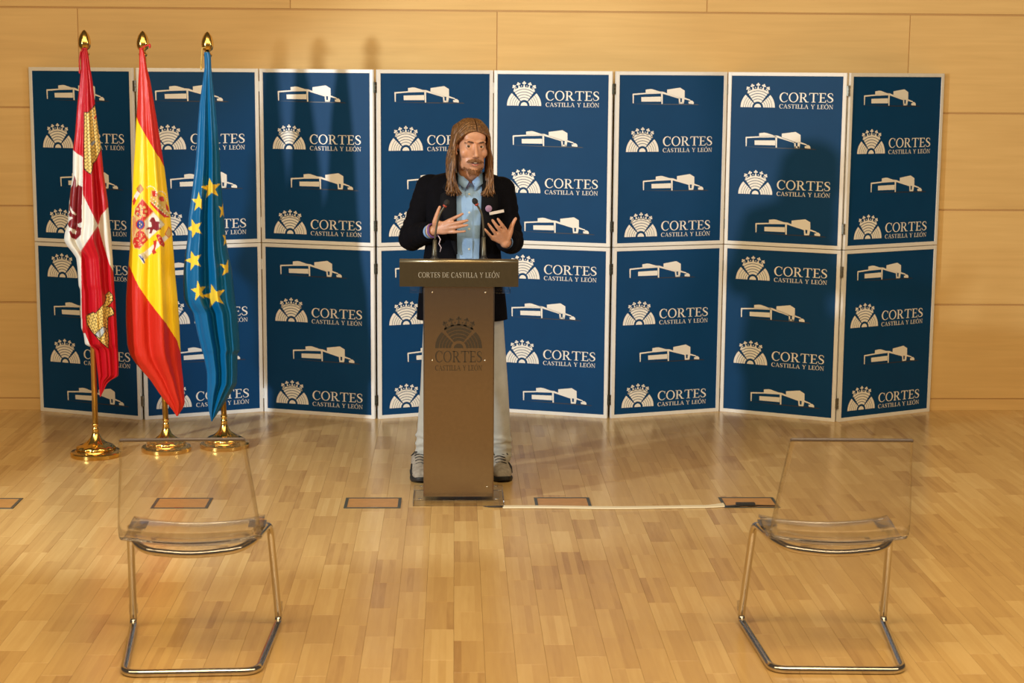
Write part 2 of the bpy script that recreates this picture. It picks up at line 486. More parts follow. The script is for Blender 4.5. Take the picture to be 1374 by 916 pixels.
def emblem_polys():
    """fan of rings under a crown, 0.205 wide, baseline z=0, left edge x=0"""
    R = 0.1025; cx = R; out = []
    out += ring(cx, 0, (R * .20, R * .20), (0.0005, 0.0005), 0, 180, 10)
    rad = [(.32, .43), (.45, .56), (.58, .69), (.71, .82), (.84, 1.0)]
    for ri, ro in rad:
        out += ring(cx, 0, (R * ro, R * ro), (R * ri, R * ri), 0, 44, 8)
        out += ring(cx, 0, (R * ro, R * ro), (R * ri, R * ri), 136, 180, 8)
    for ri, ro in [(.32, .45), (.48, .60), (.63, .75), (.78, .90)]:
        out += ring(cx, 0, (R * ro, R * ro), (R * ri, R * ri), 53, 127, 9)
    # crown band with scalloped upper edge
    out += ring(cx, 0, (R * 1.08, R * 1.03), (R * .93, R * .93), 54, 126, 10)
    pts = [(-.60, 1.05, 125), (-.34, 1.19, 106), (0, 1.25, 90), (.34, 1.19, 74), (.60, 1.05, 55)]
    for (dx, dz, an) in pts:
        a = math.radians(an); ax = Vector((math.cos(a), math.sin(a))); bx = Vector((-ax.y, ax.x))
        c = Vector((cx + dx * R * .98, dz * R)); s = R * .050
        st = Vector((cx + math.cos(a) * R * .98, math.sin(a) * R * .98))
        out.append([tuple(st + bx * s * 1.6), tuple(st - bx * s * 1.6), tuple(c - ax * s - bx * s * .25), tuple(c - ax * s + bx * s * .25)])
        for d in (ax, bx, -bx):
            q = c + d * s * 1.35
            out.append([tuple(q + Vector((math.cos(t), math.sin(t))) * s * .95) for t in [k * PI / 4 for k in range(8)]])
        out.append([tuple(c + ax * s + bx * s * .5), tuple(c + ax * s - bx * s * .5), tuple(c - ax * s - bx * s * .5), tuple(c - ax * s + bx * s * .5)])
    for an in (115.5, 98, 82, 64.5):
        a = math.radians(an); c = Vector((cx + math.cos(a) * R * 1.12, math.sin(a) * R * 1.10)); s = R * .04
        out.append([(c.x - s, c.y), (c.x, c.y - s), (c.x + s, c.y), (c.x, c.y + s)])
    return out
_k = 1 / 1967.0
def bpts(l): return [((x - 235) * _k, (815 - y) * _k) for x, y in l]
BLD = [bpts(q) for q in [
    [(240, 808), (251, 808), (252, 714), (236, 712)], [(236, 712), (252, 717), (400, 706), (600, 700), (590, 682), (395, 692), (238, 702)],
    [(395, 657), (452, 650), (478, 652), (592, 684), (395, 696)], [(560, 676), (612, 680), (660, 697), (825, 748), (820, 760), (600, 700)],
    [(585, 696), (607, 698), (608, 817), (593, 817)], [(343, 740), (585, 734), (587, 790), (345, 790)],
    [(660, 656), (820, 634), (878, 666), (880, 756), (820, 752), (660, 702)],
    [(805, 748), (824, 750), (828, 812), (812, 812)], [(848, 752), (880, 752), (870, 812), (846, 812)], [(815, 796), (868, 796), (866, 814), (812, 814)],
    [(876, 744), (950, 768), (955, 782), (876, 762)], [(945, 776), (975, 778), (995, 795), (996, 817), (932, 813), (928, 790), (948, 790)]]]
BLINE = bpts([(200, 812), (1040, 818), (1070, 828), (600, 824)])

def polys_mesh(name, groups, mats):
    mb = MB()
    for i, polys in enumerate(groups):
        mb.mi = i
        for p in polys:
            ar = sum(p[j][0] * p[(j + 1) % len(p)][1] - p[(j + 1) % len(p)][0] * p[j][1] for j in range(len(p)))
            if ar < 0: p = p[::-1]
            mb.flat(p)
    return mb.mesh(name, mats)
ME_EMB = polys_mesh('emblem_print', [emblem_polys()], [M_PRINT])
ME_TXT = polys_mesh('lettering_print', [text_polys('CORTES', 0.231, 0.0325, 0.053, 0.315) + text_polys('CASTILLA Y LEÓN', 0.231, -0.004, 0.0235, 0.315)], [M_PRINT])
ME_BLD = polys_mesh('building_print', [BLD, [BLINE]], [M_PRINT, M_DARKLINE])

# ------------------------------------------------------------------ folding display screen
HX = [(-2.436, 10.132), (-1.788, 9.858), (-1.124, 10.118), (-0.449, 9.886), (0.223, 10.127), (0.901, 9.906), (1.580, 10.130), (2.214, 9.805), (2.846, 10.130)]
screen = thing('folding_screen', 'wide zigzag folding screen of eight white-framed blue panels printed with crowned emblems', 'screen', (0.2, 10.0, 0))
PT = 0.022; SH = 2.0
def on_panel(par, me, name, x, z, y):
    o = link(name, me, par, (x, y, z)); return o
for i in range(8):
    a = Vector((*HX[i], 0)); b_ = Vector((*HX[i + 1], 0)); d = (b_ - a); Lh = d.length; d.normalize()
    convex_l = i % 2 == 1; convex_r = i % 2 == 0
    il = 0.0125 if convex_l else 0.0025; ir = 0.0125 if convex_r else 0.0025
    if i == 0: il = 0.0
    if i == 7: ir = 0.0
    w = Lh - il - ir; fw = 0.021
    fr = MB()
    for z0, z1 in ((0.0, 0.998), (1.002, SH)):
        fr.bbox(0, fw, 0, PT, z0, z1, 0.002); fr.bbox(w - fw, w, 0, PT, z0, z1, 0.002)
        fr.bbox(fw - .001, w - fw + .001, 0.0002, PT, z0, z0 + fw, 0.002); fr.bbox(fw - .001, w - fw + .001, 0.0002, PT, z1 - fw, z1, 0.002)
    pn = fr.build('screen_panel', M_FRAME, screen)
    pos = a + d * il
    pn.location = (pos.x - screen.location.x, pos.y - screen.location.y, 0)
    pn.rotation_euler = (0, 0, math.atan2(d.y, d.x))
    for k, z0 in enumerate((0.0, 1.002)):
        sh = MB(); sh.box(fw - .002, w - fw + .002, 0.004, PT - 0.003, z0 + fw - .002, z0 + 0.996 - fw + .002)
        sh.build('printed_sheet', M_BLUE, pn)
    typeB = {0: (1, 0), 1: (0, 0), 2: (0, 0), 3: (0, 0), 4: (1, 1), 5: (0, 0), 6: (1, 1), 7: (0, 0)}[i]   # (lower, upper) emblem first
    yo = 0.0035; ox = -il
    for k, tb in enumerate(typeB):
        zb = k * 1.0
        if tb: rows = [('e', .80), ('b', .575), ('e', .30), ('b', .078)]
        else: rows = [('b', .820), ('e', .545), ('b', .325), ('e', .058)]
        nb = 0
        for kind, z in rows:
            if kind == 'e':
                on_panel(pn, ME_EMB, 'emblem_print', ox + .080, zb + z, yo)
                on_panel(pn, ME_TXT, 'lettering_print', ox + .080, zb + z, yo)
            else:
                on_panel(pn, ME_BLD, 'building_print', ox + (.115 if nb == 0 else .189), zb + z - .003, yo); nb += 1
    # hinges on the right edge of this panel
    if i < 7:
        for z in (1.90, 1.12, 0.875, 0.11):
            hg = MB(); x = w + ir
            if convex_r:
                for q in range(3): hg.tube([(x, 0.006, z - .03 + q * .021), (x, 0.006, z - .012 + q * .021)], 0.0065 if q != 1 else .0055, 10)
                hg.box(x - .014, x, .0015, .0035, z - .028, z + .028)
                m_ = M_HINGE if i in (2, 4) else M_HSTEEL
            else:
                hg.tube([(x, -0.0015, z - .03), (x, -0.0015, z + .03)], 0.003, 8); m_ = M_HSTEEL if i == 5 else M_FRAME
            hg.build('hinge', m_, pn, smooth=False)

# ------------------------------------------------------------------ floor boxes, tape, cable
def floor_box(x0, y0, label, wd=0.262, dp=0.196):
    t = thing('floor_box', label, 'floor box', (x0 + wd / 2, y0 + dp / 2, 0), 0, None)
    f = MB(); e = 0.014; hx, hy = wd / 2, dp / 2; z = 0.0025
    f.box(-hx, hx, -hy, -hy + e, 0.0, z); f.box(-hx, hx, hy - e, hy, 0.0, z)
    f.box(-hx, -hx + e, -hy + e, hy - e, 0.0, z); f.box(hx - e, hx, -hy + e, hy - e, 0.0, z)
    f.build('frame', M_GREYM, t)
    l = MB(); l.box(-hx + e, hx - e, -hy + e, hy - e, 0.0, 0.0015)
    l.build('lid', M_LID, t)
    h = MB(); h.box(-.022, .022, -hy + .002, -hy + .012, z, z + .0012); h.build('handle', M_SCREW, t)
    return t
M_LID = mat('floor_box_lid_wood', (0.52, 0.27, 0.09), 0.35, noise=0.08, nscale=25)
XB = [-2.285, -1.397, -0.510, 0.378, 1.256]
LB = ['grey-framed floor box at the left edge of the photo, cut off by it',
      'grey-framed floor box seen through the back of the left clear chair',
      'grey-framed floor box just left of the lectern base',
      'grey-framed floor box just right of the lectern, its front side under the cream tape',
      'grey-framed floor box beside the right clear chair where the black cable ends']
for x, l in zip(XB, LB): floor_box(x, 7.822, l)
tp = MB()
N = 24
for s in range(N):
    x0 = 0.225 + (1.262 - .225) * s / N; x1 = 0.225 + (1.262 - .225) * (s + 1) / N
    def yy(x):
        t = (x - .225) / 1.037; return 7.835 + 0.006 * math.sin(t * 9) - .012 * math.sin(t * PI)+ (0.03 * max(0, t - .93) / .07)
    def ww(x):
        t = (x - .225) / 1.037; return 0.021 + (0.012 * max(0, t - .93) / .07)
    z = 0.0032
    vs = [(x0, yy(x0) - ww(x0), 0.0022), (x1, yy(x1) - ww(x1), 0.0022), (x1, yy(x1) + ww(x1), 0.0030), (x0, yy(x0) + ww(x0), 0.0030),
          (x0, yy(x0) - ww(x0) + .004, z + .003), (x1, yy(x1) - ww(x1) + .004, z + .003), (x1, yy(x1) + ww(x1) - .004, z + .003), (x0, yy(x0) + ww(x0) - .004, z + .003)]
    tp.add(vs, [(4, 5, 6, 7), (0, 1, 5, 4), (7, 6, 2, 3), (3, 2, 1, 0)] + ([(0, 4, 7, 3)] if s == 0 else []) + ([(1, 2, 6, 5)] if s == N - 1 else []))
tape = tp.build('floor_tape', M_TAPE, smooth=False)
tape['label'] = 'long cream tape strip over a cable on the parquet, right of the lectern'; tape['category'] = 'tape'
c1 = MB()
c1.tube([(0.135, 7.845, .004), (0.165, 7.838, .0045), (0.20, 7.836, .005), (0.229, 7.834, .006)], [.0018, .0045, .0058, .0058], 8, flat=.7)
o = c1.build('cable', M_BLACKP, smooth=True); o['label'] = 'short black cable end leaving the cream tape at the lectern base'; o['category'] = 'cable'
c2 = thing('cable', 'flat black cable end with plug lying on the right-hand floor box', 'cable', (1.36, 7.84, 0.0026))
k = MB(); k.tube([(-.10, -.005, .003), (-.05, .0, .0035), (-.02, .005, .005), (.15, .003, .0035)], [.006, .009, .006, .004], 8, flat=.5); k.build('cord', M_BLACKP, c2, smooth=True)
k = MB(); k.bbox(-.045, .045, .004, .032, .0, .014, .004); k.build('plug', M_BLACKP, c2)

# ------------------------------------------------------------------ lectern
LX = 0.0205; LY = 7.93
lec = thing('lectern', 'tall bronze metal lectern on a clear base at the centre, emblem on its column', 'lectern', (LX, LY + .1, 0))
def LP(x, y, z): return (x, y, z)
b1 = MB()
b1.bbox(-.2125, .2125, -.17, .135, 0.0, 0.028, .003)
o = b1.build('base_plate', M_PLEXI, lec); o['label'] = 'clear plexiglass base plate'
e_ = MB()  # thin pale tubes added as highlights along the plate's edges
for zz_ in (.0265, .002): e_.tube([(-.211, -.1685, zz_), (.211, -.1685, zz_), (.211, .1335, zz_), (-.211, .1335, zz_)], .0013, 6, closed=True)
for sx in (-.211, .211): e_.tube([(sx, -.1685, .002), (sx, -.1685, .0265)], .0016, 6)
e_.build('base_edge_highlight', M_PEDGE, o)
for sx in (-.178, .178):
    for sy in (-.14, .105):
        q = MB(); q.lathe([(.010, 0), (.010, .001), (.006, .0025), (.002, .003)], (sx, sy, .028), 14); q.build('screw', M_SCREW, lec, smooth=True)
CW = 0.164
cb = MB()
prof = [(-CW, .10), (-CW, -.094), (-CW + .006, -.10), (CW - .006, -.10), (CW, -.094), (CW, .10)]
for j in range(len(prof) - 1):
    (xa, ya), (xb, yb) = prof[j], prof[j + 1]
    cb.add([(xa, ya, .0285), (xb, yb, .0285), (xb, yb, 1.03), (xa, ya, 1.03)], [(0, 1, 2, 3)])
col_o = cb.build('column', M_BRONZE, lec)
sm = col_o.modifiers.new('thickness', 'SOLIDIFY'); sm.thickness = 0.004; sm.offset = -1
q = MB(); q.bbox(-CW + .004, CW - .004, -.094, .10, .0285, .034, .002); q.build('foot_bracket', M_BRONZE_D, lec)
sc = 0.205 / 0.205
def scaled(polys, k, ox, oz): return [[(ox + x * k, oz + z * k) for x, z in p] for p in polys]
def raised(name, polys, m_, par, y, th=.0008):
    mb = MB()
    for p in polys:
        ar = sum(p[j][0] * p[(j + 1) % len(p)][1] - p[(j + 1) % len(p)][0] * p[j][1] for j in range(len(p)))
        if ar < 0: p = p[::-1]
        n = len(p)
        mb.add([(a, y - th, b_) for a, b_ in p] + [(a, y, b_) for a, b_ in p],
               [tuple(range(n))] + [(i_ + n, (i_ + 1) % n + n, (i_ + 1) % n, i_) for i_ in range(n)])
    return mb.build(name, m_, par)
raised('etched_emblem', scaled(emblem_polys(), 1.06, -.1095, 0.733), M_ETCH, lec, -.1003)
raised('etched_lettering', text_polys('CORTES', -.1095, .667, .052, .217) + text_polys('CASTILLA Y LEÓN', -.1095, .628, .024, .217), M_ETCH, lec, -.1003)
for sx, sz in ((-.122, .992), (.122, .992), (-.122, .675), (.122, .675), (.135, .075)):
    q = MB(); q.ell((sx, -.1005, sz), (.0045, .003, .0045), nu=10, nv=6); q.build('screw', M_SCREW, lec, smooth=True)
# plexiglass shelf under the board
q = MB(); q.bbox(-.228, .238, -.08, .24, .985, 1.012, .004); o = q.build('shelf', M_PLEXI, lec); o['label'] = 'clear plexiglass shelf under the board'
# the head board: front fascia with rolled top edge and sloping desk
HB = MB()
zt, zb_ = 1.147, 1.022; HWd = 0.272
n = 8; prof = [(-.128, zb_)] + [(-.128, zt - .012)] + [(-.116 - .012 * math.cos(t), zt - .012 + .012 * math.sin(t)) for t in [PI / 2 * j / n for j in range(1, n + 1)]]
prof += [(.26, zt - .075), (.26, zt - .085), (-.110, zt - .016), (-.118, zt - .02), (-.118, zb_)]
HBv = []
for sx in (-HWd, HWd): HBv += [(sx, y, z) for y, z in prof]
NP_ = len(prof)
HB.add(HBv, [tuple(range(NP_ - 1, -1, -1)), tuple(range(NP_, 2 * NP_))] + [(j, (j + 1) % NP_, (j + 1) % NP_ + NP_, j + NP_) for j in range(NP_)])
for sx in (-1, 1):
    x0, x1 = sorted((sx * HWd, sx * (HWd - .005)))
    HB.add([(x, y, z) for x in (x0, x1) for y, z in ((-.12, zb_), (-.12, zt - .02), (.26, zt - .085), (.26, zb_))], [(0, 1, 2, 3), (7, 6, 5, 4), (0, 4, 5, 1), (1, 5, 6, 2), (2, 6, 7, 3), (3, 7, 4, 0)])
ho = HB.build('head_board', M_BRONZE_D, lec, fix=True); ho['label'] = 'dark bronze fascia with rolled top edge'
raised('fascia_lettering', text_polys('CORTES DE CASTILLA Y LEÓN', -.186, 1.064, .024, .372), M_LET, lec, -.1282)
# rolled upper edge in brighter bronze: its highlight is put into the colour
q = MB(); q.tube([(-HWd, -.1165, zt - .0105), (HWd, -.1165, zt - .0105)], .0124, 14); q.build('edge_highlight', mat('bronze_edge_highlight', (0.34, 0.28, 0.17), .28, metal=.85), lec, smooth=True)

# sheets of paper on the desk
pp = thing('paper', 'white sheets of paper lying on top of the lectern', 'paper', (0.10 + LX, 8.11, 1.1105))
q = MB()
for j, (dx, rz) in enumerate(((0, 0), (.03, .15))):
    R_ = Matrix.Translation((dx, .01, .002 * j - .001)) @ Matrix.Rotation(rz, 4, 'Z') @ Matrix.Rotation(math.radians(-11.3), 4, 'X')
    q.box(-.105, .105, -.05, .15, 0.0, .0015, R_)
q.build('sheet', M_PAPER, pp)

# gooseneck microphones
def mic(pxs, Y0, Y1, label):
    P0 = A(*pxs[0], Y0); t = thing('gooseneck_microphone', label, 'microphone', (P0.x, P0.y, 1.1345))
    n_ = len(pxs); pts = [A(px, py, Y0 + (Y1 - Y0) * (j / (n_ - 1))) for j, (px, py) in enumerate(pxs)]
    b_ = MB(); b_.lathe([(.019, .0), (.019, .006), (.012, .011), (.0115, .02)], P0 * 1.0 - Vector((0, 0, P0.z - 1.1345)), 16)
    build_at(b_, 'mic_base', M_BLACKP, t, True)
    s = MB(); s.tube([Vector((P0.x, P0.y, 1.134)), pts[0], pts[1]], [.0115, .0115, .0085], 12); build_at(s, 'stem', M_MIC, t, True)
    g_ = MB(); cv = []
    for j in range(1, n_ - 1):
        p0, p1, p2, p3 = pts[j - 1], pts[j], pts[j + 1], pts[min(j + 2, n_ - 1)]
        for k_ in range(6):
            u = k_ / 6
            cv.append(0.5 * ((2 * p1) + (p2 - p0) * u + (2 * p0 - 5 * p1 + 4 * p2 - p3) * u * u + (3 * p1 - p0 - 3 * p2 + p3) * u ** 3))
    cv.append(pts[-1])
    g_.tube(cv, .0048, 10); build_at(g_, 'gooseneck', M_MIC, t, True)
    dr = (pts[-1] - pts[-2]).normalized()
    r_ = MB(); r_.tube([pts[-1] - dr * .004, pts[-1] + dr * .006], .0095, 14); build_at(r_, 'light_ring', mat('mic_ring_red', (.35, .05, .03), .4), t, True, 'dull red ring below the head')
    h = MB(); c = pts[-1] + dr * .016
    h.ell((0, 0, 0), (.0135, .0135, .0165), Matrix.Translation(c) @ dr.to_track_quat('Z', 'Y').to_matrix().to_4x4(), 16, 10)
    build_at(h, 'windscreen', mat('mic_foam', (.012, .012, .013), .85, bump=.5, nscale=400), t, True)
M_MIC = mat('gunmetal_gooseneck', (0.10, 0.09, 0.065), 0.4, metal=0.5)
mic([(583, 343), (583.5, 322), (586, 303), (590, 288), (597, 276)], 8.02, 7.98, 'left gooseneck microphone on the lectern, before the speaker\'s raised hand')
mic([(649, 343), (649, 318), (648.5, 303), (646, 286), (639.5, 274)], 8.02, 7.98, 'right gooseneck microphone on the lectern, its black head before the blue shirt')

# ------------------------------------------------------------------ acrylic chairs on chrome cantilever frames
def rounded_path(pts, rad, seg=6, closed=True):
    out = []; N_ = len(pts)
    for i in range(N_):
        p = Vector(pts[i])
        if not closed and i in (0, N_ - 1): out.append(p); continue
        a = Vector(pts[i - 1]); b_ = Vector(pts[(i + 1) % N_])
        r = rad[i] if hasattr(rad, '__len__') else rad
        da = (a - p).normalized(); db = (b_ - p).normalized()
        r = min(r, (a - p).length * .49, (b_ - p).length * .49)
        s, e = p + da * r, p + db * r
        for k in range(seg + 1):
            t = k / seg; out.append(s * (1 - t) ** 2 + p * 2 * t * (1 - t) + e * t * t)
    return out

def shell_section():
    """profile of the plastic shell from the seat front to the top of the back (y,z,halfwidth)"""
    pts = [(.135, .436, .226), (.12, .447, .2275), (.06, .447, .229), (0, .440, .230), (-.06, .434, .231), (-.11, .434, .232), (-.15, .440, .2335),
           (-.180, .455, .2345), (-.205, .482, .2345), (-.222, .520, .232), (-.245, .580, .226), (-.275, .655, .218), (-.305, .725, .210), (-.335, .790, .2035), (-.350, .819, .201)]
    out = []
    for i in range(len(pts) - 1):
        p0, p1, p2, p3 = [Vector(pts[min(max(i + k, 0), len(pts) - 1)]) for k in (-1, 0, 1, 2)]
        for s in range(3):
            u = s / 3
            out.append(0.5 * ((2 * p1) + (p2 - p0) * u + (2 * p0 - 5 * p1 + 4 * p2 - p3) * u * u + (3 * p1 - p0 - 3 * p2 + p3) * u ** 3))
    out.append(Vector(pts[-1]))
    return out
def chair_shell(i0, i1, name, m_main, parent, lens, edge_rows, m_edge):
    sec = shell_section()[i0:i1 + 1]; nx = 16; th = .0055
    nrm = []
    for i, p in enumerate(sec):
        a = sec[max(i - 1, 0)]; b_ = sec[min(i + 1, len(sec) - 1)]
        t = Vector((0, b_.x - a.x, b_.y - a.y)).normalized()
        nrm.append(Vector((0, -t.z, t.y)) if True else None)
    mb = MB(); T = []; B = []
    for i, p in enumerate(sec):
        sag = .024 * (1 if p.y < .5 else max(0.0, 1 - (p.y - .5) / .25))
        for k in range(nx + 1):
            x = -1 + 2 * k / nx
            q = Vector((x * p.z, p.x, p.y)) + nrm[i] * (sag * (1 - x * x)) * (1 if p.y < .47 else .8)
            T.append(q + nrm[i] * th / 2); B.append(q - nrm[i] * th / 2)
    R_ = len(sec); W_ = nx + 1; off = R_ * W_
    fs = []; ed = []
    for i in range(R_ - 1):
        for k in range(nx):
            a, b_, c, d = i * W_ + k, i * W_ + k + 1, (i + 1) * W_ + k + 1, (i + 1) * W_ + k
            fs.append((a, b_, c, d)); fs.append((d + off, c + off, b_ + off, a + off))
        ed.append((i * W_, (i + 1) * W_, (i + 1) * W_ + off, i * W_ + off))
        ed.append((i * W_ + nx, i * W_ + nx + off, (i + 1) * W_ + nx + off, (i + 1) * W_ + nx))
    cap = []
    for k in range(nx):
        cap.append((k, k + off, k + 1 + off, k + 1)); cap.append(((R_ - 1) * W_ + k, (R_ - 1) * W_ + k + 1, (R_ - 1) * W_ + k + 1 + off, (R_ - 1) * W_ + k + off))
    mb.add(T + B, fs); b0 = len(mb.f)
    mb.f += ed; mb.m += [1] * len(ed)
    mb.f += cap; mb.m += [2] * len(cap)
    return mb.build(name, [m_main, m_edge, M_EDGE], parent, True)
SECN = 14 * 3
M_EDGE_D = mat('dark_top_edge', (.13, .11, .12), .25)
def make_chair(label, loc, rz):
    t = thing('clear_chair', label, 'chair', loc, rz, None)
    chair_shell(0, 7 * 3, 'seat', M_SEAT, t, 0, 0, M_EDGE)
    bk = chair_shell(7 * 3, SECN, 'backrest', M_BACK, t, 0, 0, M_EDGE_S)
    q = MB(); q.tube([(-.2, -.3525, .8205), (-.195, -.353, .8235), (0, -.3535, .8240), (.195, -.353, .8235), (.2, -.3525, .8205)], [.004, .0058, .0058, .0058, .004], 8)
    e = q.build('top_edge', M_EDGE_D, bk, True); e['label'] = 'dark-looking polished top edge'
    FR = MB()
    fx, rx = .262, .222
    pts = [(-fx, .27, .0125), (-rx, -.27, .0125), (rx, -.27, .0125), (fx, .27, .0125), (.243, .12, .420), (.200, -.075, .408), (.150, -.150, .398), (0, -.160, .384), (-.150, -.150, .398), (-.200, -.075, .408), (-.243, .12, .420)]
    path = rounded_path(pts, [.05, .055, .055, .05, .05, .10, .05, .12, .05, .10, .05], 8)
    FR.tube(path, .0132, 14, closed=True)
    f = FR.build('frame', M_CHROME, t, True); f['label'] = 'continuous chrome cantilever tube'
    for sx in (-1, 1):
        q = MB(); q.tube([(sx * fx * .993, .262, .050), (sx * fx * .998, .266, .085)], .0160, 14)
        q.build('sleeve', M_SEAT, t, True)
        q = MB(); q.bbox(sx * .205 - .03, sx * .205 + .03, .02, .10, .4315, .4365, .002); q.bbox(sx * .205 - .012, sx * .205 + .012, .03, .09, .412, .434, .002)
        q.build('seat_bracket', M_BRKT, t)
    q = MB(); q.tube([(-.12, -.151, .410), (0, -.151, .4115), (.12, -.151, .410)], .005, 8); q.build('seat_support', M_SEAT, t, True)
    return t
M_BRKT = mat('smoky_bracket', (.10, .10, .13), .3)
make_chair('clear plastic chair with chrome cantilever frame, in front of the flags on the left', (-.889, 5.857, 0), math.radians(2.4))
make_chair('clear plastic chair with chrome cantilever frame, at the right beside the black cable', (1.307, 5.853, 0), math.radians(-2.1))

# ------------------------------------------------------------------ flags
def inpoly(poly, X, Y):
    poly = np.array(poly, float); ins = np.zeros(X.shape, bool); n = len(poly); j = n - 1
    for i in range(n):
        xi, yi = poly[i]; xj, yj = poly[j]
        c = ((yi > Y) != (yj > Y)) & (X < (xj - xi) * (Y - yi) / ((yj - yi) if yj != yi else 1e-9) + xi)
        ins ^= c; j = i
    return ins
def star(cx, cy, r, rot, sx=1.0):
    return [(cx + sx * (r if k % 2 == 0 else r * .40) * math.sin(rot + k * PI / 5), cy - (r if k % 2 == 0 else r * .40) * math.cos(rot + k * PI / 5)) for k in range(10)]
def zc(l, ox, oy, s): return [(ox + x / s, oy + y / s) for x, y in l]
def bricks(C, mask, X, Y, ang, w, h, col):
    ca, sa = math.cos(ang), math.sin(ang); u = X * ca + Y * sa; v = -X * sa + Y * ca
    r = np.floor(v / h); fu = ((u / w) + .5 * (r % 2)) % 1; fv = (v / h) % 1
    C[mask & ((fv < .16) | (fu < .13))] = col
def outline(C, poly, X, Y, w, col):
    P_ = np.array(poly, float); d = np.full(X.shape, 1e9)
    for i in range(len(P_)):
        a, b_ = P_[i], P_[(i + 1) % len(P_)]; ab = b_ - a; L2 = (ab ** 2).sum() + 1e-9
        t = np.clip(((X - a[0]) * ab[0] + (Y - a[1]) * ab[1]) / L2, 0, 1)
        d = np.minimum(d, np.hypot(X - a[0] - t * ab[0], Y - a[1] - t * ab[1]))
    C[d < w] = col
def dots(C, X, Y, pts, r, col):
    for x, y in pts: C[(X - x) ** 2 + (Y - y) ** 2 < r * r] = col

def flag_cloth(par, sil, Yp, pattern, folds, edge_col, nu=130, nv=460):
    sil = np.array(sil, float)
    ys = np.linspace(sil[0, 0], sil[-1, 0], nv)
    xl = np.interp(ys, sil[:, 0], sil[:, 1]); xr = np.interp(ys, sil[:, 0], sil[:, 2])
    def smooth(a):
        k = np.array([1, 4, 6, 4, 1.]) / 16; b_ = np.pad(a, 2, 'edge')
        for _ in range(2): b_ = np.pad(np.convolve(b_, k, 'valid'), 2, 'edge')
        return b_[2:-2]
    xl, xr = smooth(xl), smooth(xr)
    u = np.linspace(0, 1, nu)
    X = xl[:, None] + (xr - xl)[:, None] * u; Yy = np.repeat(ys[:, None], nu, 1)
    v = (ys - ys[0]) / (ys[-1] - ys[0])
    wid = (xr - xl) / FPX * Yp
    bul = np.sin(PI * u)[None, :] ** .6 * np.clip(wid, .03, .26)[:, None] * .30
    fold = np.zeros_like(X)
    for (k, ph, dr, am) in folds:
        fold += am * np.sin(2 * PI * k * u[None, :] + ph + dr * v[:, None]) * (.35 + .65 * np.minimum(1, v * 2.5))[:, None]
    fold *= (np.clip(wid, 0, .3) / .3)[:, None] * np.sin(PI * u)[None, :] ** .4
    Dp = Yp - bul - fold - .02
    P_ = A_np(X, Yy, Dp)
    C = np.zeros(X.shape + (3,)); pattern(C, X, Yy)
    Bk = A_np(X, Yy, Yp + bul * .7 - fold * .5 + .02)
    Cb = np.zeros_like(C); pattern(Cb, X, Yy) if edge_col is None else Cb.__setitem__(slice(None), edge_col)
    # front and back sheets share their side edges
    V = np.concatenate([P_.reshape(-1, 3), Bk[:, 1:-1].reshape(-1, 3)]); CC = np.concatenate([C.reshape(-1, 3), Cb[:, 1:-1].reshape(-1, 3)])
    idx = np.arange(nu * nv).reshape(nv, nu)
    bi = np.concatenate([idx[:, :1], (nu * nv + np.arange(nv * (nu - 2))).reshape(nv, nu - 2), idx[:, -1:]], 1)
    F = np.concatenate([np.stack([idx[:-1, :-1], idx[1:, :-1], idx[1:, 1:], idx[:-1, 1:]], -1).reshape(-1, 4),
                        np.stack([bi[:-1, :-1], bi[:-1, 1:], bi[1:, 1:], bi[1:, :-1]], -1).reshape(-1, 4)])
    rl = np.array(par.location)
    me = bpy.data.meshes.new('cloth')
    me.from_pydata((V - rl).tolist(), [], F.tolist())
    at = me.attributes.new('pattern', 'FLOAT_COLOR', 'POINT')
    at.data.foreach_set('color', np.concatenate([CC, np.ones((len(CC), 1))], 1).astype(np.float32).ravel())
    me.materials.append(M_SATIN); me.polygons.foreach_set('use_smooth', [True] * len(me.polygons)); me.update()
    return link('cloth', me, par)
M_SATIN = attr_material('flag_satin', .40, 0.0, .35)

